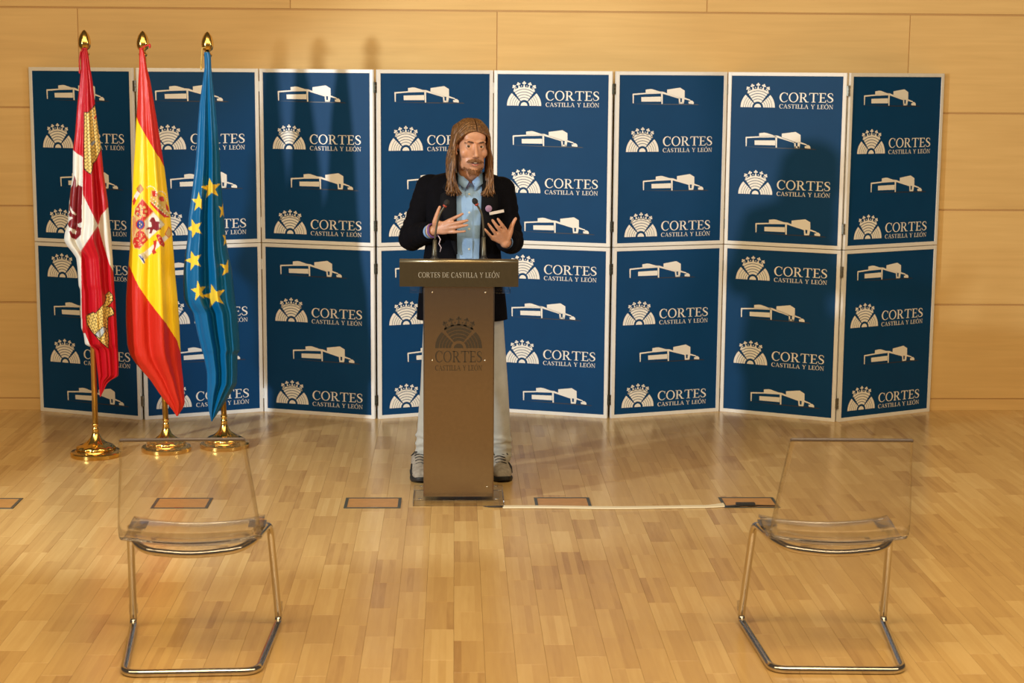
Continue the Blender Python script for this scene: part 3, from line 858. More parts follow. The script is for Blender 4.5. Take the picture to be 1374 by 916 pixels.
RED1 = (.44, .004, .012); WHT1 = (.62, .60, .54); GOLD = (.72, .50, .14); BLK = (.02, .016, .012); MUR = (.17, .008, .012)
def pat_castile(C, X, Y):
    C[:] = RED1
    B = lambda l: zc(l, 60, 200, 5.725); B2 = lambda l: zc(l, 60, 30, 5.09); B3 = lambda l: zc(l, 60, 360, 5.09)
    C[inpoly(B([(100, 0), (215, 5), (250, 35), (292, 60), (292, 345), (410, 585), (280, 780), (290, 1400), (60, 1400), (60, 0)]), X, Y)] = WHT1
    C[inpoly(B([(600, 380), (485, 450), (432, 510), (410, 590), (440, 700), (490, 860), (520, 1000), (600, 1080)]), X, Y)] = WHT1
    C[inpoly(B([(410, 590), (285, 775), (280, 900), (285, 1300), (600, 1300), (560, 1000), (490, 870), (440, 700)]), X, Y)] = RED1
    C[inpoly(B3([(240, 440), (275, 440), (315, 540), (240, 560)]), X, Y)] = WHT1
    lion = B([(228, 200), (240, 235), (240, 292), (258, 274), (290, 290), (284, 450), (286, 560), (256, 574), (255, 596), (282, 604), (277, 660), (240, 695), (205, 680), (186, 632), (200, 625), (215, 650), (240, 652), (243, 632), (212, 612), (186, 598), (176, 578), (188, 550), (218, 528), (190, 520), (183, 500), (196, 484), (184, 470), (188, 440), (192, 400), (192, 310), (214, 275)])
    C[inpoly(lion, X, Y)] = MUR
    for q in ([(198, 440), (212, 470), (244, 500), (236, 508), (208, 492), (194, 462)], [(205, 612), (226, 612), (246, 632), (236, 650), (216, 640)], [(252, 575), (284, 568), (284, 600), (258, 598)], [(190, 520), (214, 524), (190, 545), (180, 540)]):
        C[inpoly(B(q), X, Y)] = WHT1
    C[np.abs(X - 111.2) < .35] *= .999
    cu = B2([(270, 612), (300, 612), (322, 590), (342, 562), (352, 600), (362, 640), (376, 720), (388, 800), (384, 868), (366, 905), (352, 940), (330, 965), (326, 1000), (316, 1035), (300, 1028), (268, 1000)])
    m = inpoly(cu, X, Y); C[m] = GOLD; bricks(C, m, X, Y, -.75, 6.2, 3.6, BLK); outline(C, cu, X, Y, .55, BLK)
    C[inpoly(B2([(336, 655), (352, 630), (358, 640), (342, 665)]), X, Y)] = RED1
    C[inpoly(B2([(312, 830), (340, 805), (348, 815), (320, 845)]), X, Y)] = (.25, .3, .42)
    cl = B3([(440, 156), (462, 180), (468, 218), (440, 250), (420, 262), (455, 265), (474, 292), (470, 318), (432, 335), (430, 400), (438, 480), (434, 545), (380, 500), (320, 430), (290, 382), (284, 330), (300, 312), (325, 300), (350, 304), (385, 262), (410, 240), (418, 210), (415, 182)])
    m = inpoly(cl, X, Y); C[m] = GOLD; bricks(C, m, X, Y, -.45, 6.0, 3.4, BLK); outline(C, cl, X, Y, .55, BLK)
    w_ = B3([(342, 450), (400, 396), (426, 410), (378, 480)]); C[inpoly(w_, X, Y)] = (.42, .46, .48); outline(C, w_, X, Y, .5, BLK)

RED2 = (.55, .022, .010); YEL2 = (.90, .58, .012)
def pat_spain(C, X, Y):
    C[:] = RED2
    D = lambda l: zc(l, 150, 30, 5.09); E_ = lambda l: zc(l, 150, 200, 5.39); G_ = lambda l: zc(l, 0, 300, 2.694)
    band = D([(100, 560), (168, 645), (185, 690), (210, 735), (250, 805), (310, 905)]) + E_([(345, 60), (378, 125), (410, 200), (520, 520), (600, 1200)]) + G_([(700, 480), (652, 462), (640, 422), (600, 360), (545, 290), (500, 225), (465, 148), (430, 60)])
    C[inpoly(band, X, Y)] = YEL2
    def P(l, col, ol=None, w=.6):
        q = E_(l); C[inpoly(q, X, Y)] = col
        if ol is not None: outline(C, q, X, Y, w, ol)
    DR = (.52, .03, .02); GD = (.62, .42, .16); WH = (.72, .68, .60); NB = (.02, .04, .22)
    # left pillar, ribbon
    P([(160, 340), (185, 300), (205, 318), (178, 365), (160, 372)], WH)
    P([(180, 285), (205, 255), (230, 290), (205, 318), (186, 300)], (.45, .26, .08), DR, .4)
    P([(150, 375), (165, 345), (176, 370), (166, 395), (155, 410)], DR)
    # shield
    P([(218, 352), (387, 545), (262, 655), (200, 725), (160, 718), (145, 660), (145, 560), (165, 430)], (.62, .45, .15))
    P([(220, 362), (298, 450), (232, 520), (165, 470), (172, 430)], DR)
    P([(302, 458), (380, 546), (268, 648), (236, 600), (238, 525)], WH)
    P([(150, 480), (175, 500), (180, 560), (160, 640), (148, 620)], DR)
    P([(165, 620), (200, 585), (232, 600), (262, 655), (200, 718), (165, 712), (152, 670)], DR)
    for k in range(7): P([(150 + k * 5 - 2, 490), (153 + k * 5 - 2, 490), (150 + k * 4, 640), (147 + k * 4, 640)], GD)
    c = zc([(215, 450)], 150, 200, 5.39)[0]
    dots(C, X, Y, [(c[0] + 6 * math.cos(a), c[1] + 7 * math.sin(a)) for a in np.linspace(0, 2 * PI, 8)[:-1]] + [c, (c[0], c[1] - 3.5), (c[0], c[1] + 3.5)], 2.0, GD)
    dots(C, X, Y, zc([(190, 470), (208, 478), (218, 440)], 150, 200, 5.39), .8, NB)
    r_ = random.Random(3)
    dots(C, X, Y, zc([(r_.uniform(165, 240), r_.uniform(610, 700)) for _ in range(34)], 150, 200, 5.39), .75, GD)
    P([(290, 492), (305, 492), (318, 520), (350, 528), (340, 545), (345, 575), (352, 560), (356, 578), (325, 592), (300, 580), (285, 612), (270, 608), (278, 580), (248, 578), (262, 566), (290, 560), (285, 530), (272, 520)], (.20, .012, .02))
    a = E_([(207, 545)])[0]; rr = np.hypot(X - a[0], (Y - a[1]) * .82)
    C[rr < 6.0] = DR; C[rr < 4.7] = NB; dots(C, X, Y, [(a[0] - 1, a[1] - 2), (a[0] + 1.2, a[1]), (a[0] - 1, a[1] + 2.2)], .9, GD)
    # crown
    P([(282, 300), (310, 290), (345, 330), (380, 345), (410, 420), (420, 490), (385, 492), (350, 462), (300, 420), (276, 370)], (.60, .40, .10))
    P([(290, 305), (315, 300), (332, 330), (318, 345), (295, 340)], DR); P([(345, 345), (372, 345), (380, 375), (355, 378), (340, 362)], DR); P([(388, 390), (408, 415), (414, 455), (396, 440)], DR)
    P([(280, 378), (345, 440), (400, 478), (418, 492), (380, 494), (330, 450), (282, 398)], DR)
    dots(C, X, Y, zc([(280 + 52 * 1.0 * math.sin(t) - 8 * t, 330 - 62 * math.cos(t)) for t in np.linspace(-.6, 1.6, 9)] + [(352 + 45 * math.sin(t), 365 - 60 * math.cos(t)) for t in np.linspace(-.5, 1.7, 9)] + [(285 + k * 16, 350 + k * 14) for k in range(9)] + [(278 + k * 15, 375 + k * 13) for k in range(9)], 150, 200, 5.39), .85, WH)
    dots(C, X, Y, zc([(310, 388), (335, 412), (365, 440), (392, 462)], 150, 200, 5.39), 1.0, (.03, .20, .07))
    # right pillar and ribbon
    P([(232, 748), (300, 690), (395, 618), (412, 640), (330, 715), (255, 780)], WH)
    P([(385, 612), (412, 560), (430, 590), (428, 625), (410, 640)], (.55, .38, .14), DR, .4)
    P([(318, 622), (340, 612), (362, 640), (385, 690), (375, 708), (345, 688), (330, 650)], DR)
    P([(300, 665), (325, 655), (322, 690), (312, 730), (325, 748), (300, 762), (290, 740), (305, 710)], DR)
    P([(205, 760), (228, 745), (262, 782), (240, 800)], (.50, .42, .25)); P([(190, 765), (206, 760), (242, 800), (228, 832)], WH)
    for k in range(3): P([(193 + k * 13, 770 + k * 2), (197 + k * 13, 766 + k * 2), (232 + k * 4, 808 + k * 7), (228 + k * 4, 814 + k * 7)], NB)
    for (x, y) in ((335, 640), (345, 660), (356, 682)): P([(x, y), (x + 16, y - 7), (x + 17, y - 3), (x + 1, y + 4)], (.7, .45, .2))

BLU3 = (.001, .115, .30)
def pat_eu(C, X, Y):
    C[:] = BLU3
    G = lambda x, y: (230 + x / 4.58, 220 + y / 4.58)
    for (x, y, r, ro, sx) in [(243, 150, 66, -.15, 1), (143, 395, 62, -.35, .9), (137, 592, 64, -.3, .9), (264, 812, 76, -.25, 1.0), (168, 780, 66, -.15, .75), (168, 235, 64, .0, .72), (316, 285, 62, .1, .45), (334, 460, 58, .1, .35), (346, 640, 62, .1, .85)]:
        cx, cy = G(x, y); C[inpoly(star(cx, cy, r / 4.58, ro, sx), X, Y)] = (.86, .60, .05)
    # folds hide the inner halves of two stars
    for q in ([(195, 150), (230, 330), (190, 330), (186, 180)], [(196, 700), (200, 860), (186, 905), (230, 905), (235, 880), (198, 828)], [(349, 560), (349, 730), (400, 730), (400, 560)]):
        z = [G(*p) for p in q]; m = inpoly(z, X, Y)
        m &= ~inpoly(star(*G(264, 812), 76 / 4.58, -.25), X, Y) & ~inpoly(star(*G(243, 150), 66 / 4.58, -.15), X, Y)
        C[m] = BLU3

def flag(label, Yp, base_x, top_x, cord_col, cord_px, sil, pat, folds, edge=None):
    t = thing('flag', label, 'flag', (base_x, Yp, 0), 0, None)
    R_ = .131
    b_ = MB(); b_.lathe([(R_ - .004, 0), (R_, .003), (R_, .021), (R_ - .004, .026), (R_ * .82, .031), (R_ * .80, .036)], (0, 0, 0), 48)
    bo = b_.build('base', M_BRASS, t, True)
    m_ = bo.modifiers.new('edges', 'EDGE_SPLIT'); m_.split_angle = math.radians(35)
    d = MB(); d.lathe([(.094, .034), (.097, .042), (.094, .050), (.086, .057), (.072, .062), (.058, .067), (.046, .075), (.036, .086), (.027, .100), (.020, .118), (.0155, .138), (.019, .143), (.0145, .149), (.0135, .160), (.018, .165), (.016, .172)], (0, 0, 0), 60,
                      wob=lambda an, r, z: (.07 * math.sin(12 * an) * math.sin(max(0, z - .03) * 110) if .036 < z < .10 else 0))
    d.build('ornate_foot', M_BRASS, t, True)
    dx = top_x - base_x; zt_ = 2.065
    p = MB(); p.tube([(0, 0, .16), (dx * .5, 0, 1.1), (dx, 0, zt_)], .0147, 16); p.build('pole', M_POLE, t, True)
    f = MB(); f.lathe([(.012, -.012), (.021, .0), (.023, .006), (.014, .012), (.0125, .022), (.024, .030), (.029, .042), (.0305, .058), (.028, .078), (.021, .098), (.012, .113), (.005, .120), (.001, .122)], (dx, 0, zt_), 24,
                      wob=lambda an, r, z: .04 * math.sin(6 * an))
    f.build('finial', M_BRASS, t, True)
    cc = MB(); cc.tube([A(x, y, Yp - .03) for x, y in cord_px], .0035, 8); cc.ell(A(*cord_px[-1], Yp - .03), (.006, .006, .012), nu=10, nv=8)
    build_at(cc, 'cord', mat('cord', cord_col, .6), t, True)
    flag_cloth(t, sil, Yp, pat, folds, edge)
    return t
flag('draped red and white quartered flag with golden castles, leftmost of the three', 8.93, -1.867, -1.862, (.45, .01, .02), [(112, 66), (108, 70), (106.5, 82), (107, 96)],
     [(64, 110, 116), (72, 108, 118.5), (90, 108.6, 121), (110, 107, 124.4), (142, 103.6, 127.8), (180, 100.7, 132.7), (200, 98, 136), (235, 97.5, 139.5), (248, 95.5, 141.5), (270, 93, 144.7), (300, 91, 147.3), (312, 87, 148.6), (322, 85.7, 149.6), (330, 90, 150.2), (337, 96, 150.6), (346, 102.3, 151.2), (360, 104, 151.9), (384, 105.6, 153.3), (388, 107.6, 153.6), (400, 108, 154.7), (440, 108.9, 156.9), (447, 112.0, 157.3), (463, 114.2, 157.9), (466, 124, 158), (472, 128, 158.3), (490, 129.8, 159.2), (505, 131.6, 159.0), (509, 132, 150), (514, 132.5, 144), (532, 134, 135.2)],
     pat_castile, [(2.0, .4, 1.5, .030), (3.6, 1.2, -2.0, .020), (6.3, 0, 3.0, .007)], RED1)
flag('draped red and yellow striped flag with a coat of arms, middle of the three', 9.05, -1.522, -1.592, (.55, .02, .02), [(190, 66), (194, 62), (199, 60.5), (201, 61.5)],
     [(64, 187, 192), (72, 186.8, 194), (90, 186.7, 197), (110, 185.4, 202), (140, 184.2, 207), (160, 183, 210.5), (200, 181, 216.8), (230, 178.8, 221.4), (260, 177.6, 225), (290, 176, 228.8), (320, 175, 231.6), (345, 173.2, 233.5), (370, 171, 235.3), (400, 169, 238.3), (430, 168.9, 240.5), (462, 170.6, 242), (476, 174.5, 242.6), (486, 181, 243.4), (500, 193, 244.8), (510, 202, 246), (528, 214, 247.2), (541, 224, 248), (548, 230, 245), (558, 237, 238.5)],
     pat_spain, [(1.5, 0.3, 1.0, .022), (2.7, 2.0, 2.0, .014), (5.5, 1, 2, .004)], RED2)
flag('draped blue flag with a ring of yellow stars, rightmost of the three', 9.14, -1.228, -1.276, (.55, .36, .08), [(276, 64), (271.5, 64), (270.5, 76), (270, 91)],
     [(70, 274, 281), (75, 274, 283), (90, 274.6, 283.6), (110, 271.8, 285.5), (140, 267.5, 289), (170, 265.2, 291.8), (200, 263.6, 294.4), (225, 261.8, 295.6), (245, 259, 297), (260, 257.3, 298), (290, 253, 300.6), (320, 251.6, 303), (340, 248.6, 306.4), (360, 246.4, 310.8), (380, 245.7, 313.2), (400, 246.6, 315.2), (408, 250, 316.4), (420, 259, 319), (450, 265.4, 320.8), (471, 271, 322), (474, 272.6, 318.8), (500, 277.6, 318.6), (515, 277.8, 318), (530, 277.8, 308), (550, 280, 295), (565, 283.4, 284.6)],
     pat_eu, [(1.6, -.5, 1.0, .045), (3.1, .8, 2.0, .032), (6.0, 0, 2.5, .009)], BLU3)

# ------------------------------------------------------------------ the speaker
PY = 8.45
man = thing('person', 'long-haired bearded man in navy blazer and pale blue shirt, speaking behind the lectern', 'person', (0.04, 8.44, 0))
def skin_material():
    m = mat('skin', (.50, .25, .15), .45, noise=.10, nscale=30)
    m.node_tree.nodes['Principled BSDF'].inputs['Subsurface Weight'].default_value = .12
    m.node_tree.nodes['Principled BSDF'].inputs['Subsurface Radius'].default_value = (.01, .004, .002)
    return m
M_SKIN = skin_material()
M_LIP = mat('lips', (.42, .15, .12), .4)
M_MOUTH = mat('mouth_dark', (.07, .02, .02), .6)
M_TEETH = mat('teeth', (.62, .57, .5), .3)
M_EYEW = mat('eye_white', (.55, .52, .48), .25)
M_IRIS = mat('iris', (.055, .035, .02), .15)
M_JACKET = mat('navy_blazer_wool', (.0025, .0025, .0045), .9, spec=.1, noise=.15, nscale=30, sheen=.0, bump=.25)
M_LAPEL = mat('navy_lapel', (.0022, .0022, .004), .85, spec=.2)
M_SHIRT = mat('pale_blue_shirt', (.24, .40, .66), .7, noise=.05, nscale=12, bump=.4)
M_TROU = mat('grey_trousers', (.42, .42, .385), .8, noise=.10, nscale=14, bump=.6)
M_SHOE = mat('grey_suede_mesh', (.33, .29, .24), .75, noise=.22, nscale=60, bump=.4)
M_SOLE = mat('black_sole', (.012, .012, .012), .6)
M_LACE = mat('dark_lace', (.02, .018, .018), .7)
M_BRACE1 = mat('purple_band', (.16, .07, .28), .6)
M_BRACE2 = mat('beige_beads', (.50, .38, .28), .5)
M_PIN = mat('lilac_pin', (.30, .18, .30), .4)

def hair_material():
    m = bpy.data.materials.new('brown_hair'); m.use_nodes = True
    nt = m.node_tree; b = nt.nodes['Principled BSDF']
    tc = nt.nodes.new('ShaderNodeTexCoord'); mp = nt.nodes.new('ShaderNodeMapping'); mp.inputs['Scale'].default_value = (260, 160, 10)
    n = nt.nodes.new('ShaderNodeTexNoise'); n.inputs['Scale'].default_value = 1; n.inputs['Detail'].default_value = 2
    nt.links.new(tc.outputs['Object'], mp.inputs[0]); nt.links.new(mp.outputs[0], n.inputs['Vector'])
    c = ramp(nt, n.outputs['Fac'], [(.30, (.042, .016, .0045)), (.5, (.125, .054, .016)), (.72, (.29, .140, .048))])
    nt.links.new(c, b.inputs['Base Color']); b.inputs['Roughness'].default_value = .42
    return m
M_HAIR = hair_material()
M_BEARD = mat('beard_brown', (.17, .070, .022), .55, noise=.3, nscale=200)
M_BROW = mat('eyebrow_brown', (.07, .03, .012), .6)

# --- head frame
TH = math.radians(12)
HC = A(633.2, 195.4, 8.36)
HM = Matrix.Translation(HC) @ Matrix.Rotation(TH, 4, 'Z') @ Matrix.Rotation(math.radians(2), 4, 'Y')
def zs(z): return z * 1.16 if z < 0 else z
def HP(x, y, z): return HM @ Vector((x, y, zs(z)))
body = MB()
def he(c, r, rot=None):
    m_ = HM @ Matrix.Translation((c[0], c[1], zs(c[2])))
    if c[2] < -.02: r = (r[0], r[1], r[2] * 1.1)
    if rot: m_ = m_ @ rot
    body.ell((0, 0, 0), r, m_, 24, 16)
he((0, .022, .030), (.074, .094, .088))
he((0, -.022, -.014), (.0635, .0615, .088))
he((0, -.028, -.062), (.056, .052, .048))
he((0, -.062, -.104), (.026, .023, .020))
for s in (-1, 1):
    he((s * .041, -.046, -.026), (.025, .026, .026))
    he((s * .028, -.074, .021), (.026, .014, .0095))
    he((s * .044, -.010, -.078), (.016, .034, .024))
    he((s * .0115, -.094, -.0405), (.0085, .010, .0075))
    he((s * .0765, .008, -.012), (.007, .017, .031), Matrix.Rotation(s * .35, 4, 'Z'))
    he((s * .074, -.002, -.034), (.006, .009, .010))
    # eyelids
    for zz, yy, dz in ((.0085, -.0795, 1), (-.0085, -.078, -1)):
        body.tube([HP(s * .031 + (k - 2) * .0068, yy + abs(k - 2) * .0022, zz - dz * abs(k - 2) ** 1.6 * .0022) for k in range(5)], [.002, .0038, .0042, .0038, .002], 8)
body.cap_tube([HP(0, -.080, .012), HP(0, -.094, -.012), HP(0, -.106, -.034)], [.0085, .0095, .0105], 12)
he((0, -.107, -.038), (.0105, .0105, .0085))
he((0, -.053, .044), (.055, .030, .040))
he((0, -.080, -.058), (.024, .012, .010))
# neck and torso core
NB_ = A(629, 244, 8.45); 
body.cap_tube([HP(0, .030, -.045), HP(0, .030, -.105), NB_ + Vector((0, 0, -.01)), NB_ + Vector((0, .0, -.06))], [.055, .054, .058, .075], 20)
def bw(px, py, Y): return A(px, py, Y)
body.ell(A(624, 275, 8.455), (.150, .078, .16), nu=24, nv=16)
body.ell(A(622, 330, 8.455), (.145, .085, .18), nu=24, nv=16)
body.ell(A(621, 392, 8.46), (.150, .095, .13), nu=24, nv=16)
SR, ER, WR = A(578, 254, 8.47), A(553, 317, 8.49), A(581.5, 309.5, 8.245)     # the arm on the photograph's left
SL, EL, WL = A(671, 257, 8.47), A(685, 321, 8.48), A(677.8, 325.5, 8.235)
for s_, e_, w_ in ((SR, ER, WR), (SL, EL, WL)):
    body.cap_tube([s_, s_.lerp(e_, .5), e_], [.050, .045, .040], 16)
    body.cap_tube([e_, e_.lerp(w_, .45), w_], [.040, .035, .0255], 16)
LEG = {-1: [A(598, 408, 8.47), A(584, 520, 8.46), A(573, 610, 8.50)], 1: [A(645, 408, 8.47), A(662, 520, 8.46), A(671, 610, 8.52)]}
for s in (-1, 1): body.cap_tube([LEG[s][0], LEG[s][0].lerp(LEG[s][1], .5), LEG[s][1], LEG[s][1].lerp(LEG[s][2], .4), LEG[s][2]], [.078, .066, .050, .048, .034], 16)

def finger(base, tip, r, bend, side=Vector((0, -1, 0))):
    """three phalanges from knuckle to fingertip, bowed by `bend` along `side`"""
    P_ = [base, base.lerp(tip, .42) + side * bend, base.lerp(tip, .73) + side * bend * .9, tip]
    body.cap_tube(P_, [r * 1.08, r * 1.04, r * .93, r * .80], 12)
    return P_
nails = []
def hand(wrist, kn, tips, th, Yk, Yt, r):
    K = [A(x, y, Yk + dy) for (x, y, dy) in kn]
    T = [A(x, y, Yt + dy) for (x, y, dy) in tips]
    # palm: overlapping metacarpal wedges
    for i, k_ in enumerate(K):
        w0 = wrist.lerp(K[i], .12)
        body.cap_tube([w0, w0.lerp(k_, .55), k_], [.0165, .0135, .0105], 12)
        if i < 3:
            body.cap_tube([w0.lerp(K[i], .3), K[i].lerp(K[i + 1], .5)], [.0135, .0100], 12)
    for i in range(4):
        fp = finger(K[i], T[i], r[i], .006)
        nails.append((fp[-1], (fp[-1] - fp[-2]).normalized(), r[i]))
    t0, t1, t2, t3 = [A(x, y, Y_) for (x, y, Y_) in th]
    body.cap_tube([t0, t1, t2, t3], [.0165, .0145, .0108, .0082], 12)
    body.cap_tube([t1, K[0].lerp(wrist, .35)], [.0115, .0125], 12)
    return K, T
hand(WR, [(603, 295.6, .0), (602.6, 301.2, -.006), (601, 306.6, -.003), (598, 311.8, .004)],
     [(620.6, 286.8, 0), (627.4, 295.6, -.01), (627.0, 301.8, .0), (624.0, 310.2, .008)],
     [(584.5, 305, 8.235), (583.6, 298, 8.222), (586.4, 287.5, 8.215), (590, 277.6, 8.21)], 8.205, 8.17, [.0090, .0092, .0088, .0078])
hand(WL, [(678.2, 307.8, .0), (672.2, 311.0, -.006), (666.2, 315.0, -.004), (661.0, 319.6, .004)],
     [(668.0, 293.6, 0), (660.6, 295.2, -.006), (655.2, 300.4, .0), (650.6, 307.4, .008)],
     [(681.5, 319, 8.228), (684.5, 311.5, 8.218), (687.2, 301.5, 8.212), (692.0, 293.0, 8.208)], 8.200, 8.165, [.0088, .0092, .0088, .0078])
bo = build_at(body, 'body', M_SKIN, man, True)
md = bo.modifiers.new('one_surface', 'REMESH'); md.mode = 'VOXEL'; md.voxel_size = .0036; md.use_smooth_shade = True
md = bo.modifiers.new('smooth', 'SMOOTH'); md.factor = .5; md.iterations = 12

# --- face details (children of the figure)
for s in (-1, 1):
    e = MB(); e.ell((0, 0, 0), (.0135,) * 3, HM @ Matrix.Translation((s * .0305, -.0665, 0)), 16, 12); eo = build_at(e, 'eyeball', M_EYEW, man, True)
    i_ = MB(); i_.ell((0, 0, 0), (.0074, .003, .0074), HM @ Matrix.Translation((s * .0305 - .0022, -.0775, .0)), 16, 10); build_at(i_, 'iris', M_IRIS, man, True)
    b_ = MB(); b_.tube([HP(s * x, y, z) for x, y, z in ((.012, -.0895, .0155), (.022, -.0915, .0195), (.034, -.0875, .0215), (.046, -.0735, .018), (.052, -.063, .013))], [.0024, .0044, .0042, .0032, .0014], 8, flat=.8); build_at(b_, 'eyebrow', M_BROW, man, True)
q = MB(); q.ell((0, 0, 0), (.0165, .006, .0068), HM @ Matrix.Translation((0, -.0875, -.0800)), 16, 10); build_at(q, 'mouth_opening', M_MOUTH, man, True)
q = MB(); q.ell((0, 0, 0), (.0095, .004, .0020), HM @ Matrix.Translation((0, -.0925, -.0775)), 12, 8); build_at(q, 'teeth', M_TEETH, man, True)
q = MB()
q.tube([HP(x * .018, -.0905 + abs(x) ** 2 * .006, -.0765 + abs(x) ** 2 * .006) for x in (-1, -.6, -.2, .2, .6, 1)], [.0018, .0042, .0050, .0050, .0042, .0018], 10)
build_at(q, 'lower_lip', M_LIP, man, True)
rb = random.Random(11)
bd = MB()
def tuft(p, d, l, r):
    p = Vector(p); p.z = zs(p.z); d = Vector(d).normalized()
    bd.tube([HM @ p, HM @ (p + d * l * .5 + Vector((0, -.0012, 0))), HM @ (p + d * l)], [r, r * .8, r * .15], 5)
for k in range(200):   # moustache sweeping outwards
    u = rb.uniform(-1, 1); s = 1 if u > 0 else -1
    x = u * .031
    tuft((x, -.0935 + .010 * u * u + rb.uniform(-.001, .001), -.0535 - .005 * abs(u) + rb.uniform(-.003, .003)), (s * (.35 + .5 * abs(u)), -.05 + .25 * abs(u), -.55 - rb.uniform(0, .3)), rb.uniform(.010, .018), .0019)
for k in range(170):  # goatee and chin
    a = rb.uniform(-1.25, 1.25); v_ = rb.uniform(0, 1)
    x = math.sin(a) * .031 * (1 - .15 * v_); y = -.052 - math.cos(a) * .033 * (1 - .1 * v_); z = -.089 - .024 * v_ + rb.uniform(-.002, .002)
    if abs(a) < .55 and z > -.094: continue
    tuft((x, y, z), (x * 4, -.15, -1), rb.uniform(.010, .017), .0017)
for k in range(150):  # short beard along the jaw
    s = rb.choice((-1, 1)); v_ = rb.uniform(0, 1)
    tuft((s * (.036 + .022 * v_), -.060 + .052 * v_, -.096 + .034 * v_ + rb.uniform(-.010, .006)), (s * .25, 0, -1), rb.uniform(.006, .010), .0013)
build_at(bd, 'beard', M_BEARD, man, True, 'moustache, goatee and short jaw beard')

# --- hair: a scalp cap and long parted locks reaching the chest
hr = MB()
capm = HM @ Matrix.Translation((0, .034, .036)) @ Matrix.Rotation(math.radians(-14), 4, 'X')
hr.ell((0, 0, 0), (.0815, .094, .090), capm, 28, 18)
hr.cap_tube([HP(0, .085, .03), HP(0, .105, -.05), HP(0, .10, -.14)], [.065, .062, .050], 16)
rh = random.Random(5)
def catmull(P_, seg):
    out = []
    for i in range(len(P_) - 1):
        p0, p1, p2, p3 = [P_[min(max(i + k, 0), len(P_) - 1)] for k in (-1, 0, 1, 2)]
        for s in range(seg):
            u = s / seg
            out.append(0.5 * ((2 * p1) + (p2 - p0) * u + (2 * p0 - 5 * p1 + 4 * p2 - p3) * u * u + (3 * p1 - p0 - 3 * p2 + p3) * u ** 3))
    out.append(P_[-1]); return out
for s in (-1, 1):
    for k in range(120):
        f = k / 119; j = lambda a: rh.uniform(-a, a)      # f=0 front curtain, f=1 back of the head
        yt = -.080 + .160 * f
        zr = .0315 + .094 * math.sqrt(max(.05, 1 - ((yt - .02) / .112) ** 2))
        root = Vector((s * .002 + .005, yt, zr + j(.002)))
        up = Vector((s * (.034 + j(.003)), yt + .004, zr - .007 + j(.002)))
        tp_ = Vector((s * (.066 + .012 * f + j(.002)), yt * .92 + .010 * (1 - f), .046 + .034 * min(1, f * 2) + j(.004)))
        ear = Vector((s * (.0735 + .014 * min(1, f * 2.2) + j(.003)), -.040 + .110 * f + j(.004), .004 + j(.004)))
        if s < 0 and f < .35: ear.x = -(.0835 + j(.002)); ear.y += .028
        low = Vector((s * (.080 + .016 * rh.random() + .004 * f), -.034 + .095 * f + j(.008), -.080 + j(.005)))
        if s < 0: low.x -= .008
        ch_ = Vector((s * (.074 + .028 * rh.random()), -.040 + .075 * f + j(.010), -.165 + j(.008)))
        if s < 0: ch_.x -= .006
        endz = -.232 + j(.012)
        if s > 0: en = Vector((.045 + .070 * rh.random(), -.050 + .055 * f + j(.010), endz))
        else: en = Vector((-.050 - .075 * rh.random(), -.050 + .055 * f + j(.010), endz + .002))
        pts = catmull([HM @ p for p in (root, up, tp_, ear, low, ch_, en)], 5)
        n_ = len(pts); r0 = rh.uniform(.0042, .0068)
        hr.tube(pts, [r0 * (.75 if q_ < 3 else 1) * (1 if q_ < n_ * .7 else max(.18, 1 - ((q_ - n_ * .7) / (n_ * .3)) ** 1.5 * .85)) for q_ in range(n_)], 6)
build_at(hr, 'hair', M_HAIR, man, True, 'long brown centre-parted hair falling to the chest')

# --- clothes
def rings(levels, shrink=0.0, n=56, nexp=2.35):
    out = []
    for (cx, cy, cz, hw, hd) in levels: out.append((Vector((cx, cy, cz)), hw - shrink, hd - shrink, nexp))
    return out
def lv(py, hw, hd, px, Y=PY):
    p = A(px, py, Y); return (p.x, p.y, p.z, hw, hd)
TOR = [lv(231, .095, .062, 627, 8.46), lv(235, .150, .078, 625, 8.46), lv(240, .185, .090, 624, 8.46), lv(250, .200, .102, 623), lv(264, .196, .114, 622.5), lv(280, .187, .122, 622), lv(300, .180, .126, 621.5), lv(322, .180, .124, 621), lv(345, .190, .124, 620.5), lv(370, .200, .128, 620.5), lv(395, .212, .132, 620), lv(415, .220, .134, 620), lv(427, .223, .134, 620)]
def dens(levels, seg=3):
    P_ = [np.array(l) for l in levels]; out = []
    for i in range(len(P_) - 1):
        for s in range(seg): out.append(tuple(P_[i] + (P_[i + 1] - P_[i]) * s / seg))
    out.append(tuple(P_[-1])); return out
def se(t, hw, hd, ne=2.35):
    c, s = math.cos(t), math.sin(t)
    return (hw * math.copysign(abs(c) ** (2 / ne), c), hd * math.copysign(abs(s) ** (2 / ne), s))
def tfront(x, hw, ne=2.35):
    x = max(-.98 * hw, min(.98 * hw, x)); c = math.copysign(abs(x / hw) ** (ne / 2), x)
    return -math.acos(c)        # negative angle: the front (-y)
TD = dens(TOR)
J = MB(); n_ = 64; rows = []
def open_edges(cx, z):
    zt0 = A(627, 236, PY).z; zb0 = A(627, 345, PY).z
    k = (zt0 - z) / (zt0 - zb0)
    l = A(611.5 + (1.5 * k), 300, PY - .12).x; r = A(647.5 - 4.0 * min(k, 1.3), 300, PY - .12).x
    if k < .12: l += (.12 - k) * .15; r -= (.12 - k) * .15
    if k > 1.0: l += (k - 1) * .05; r -= (k - 1) * .05
    return l - cx, r - cx
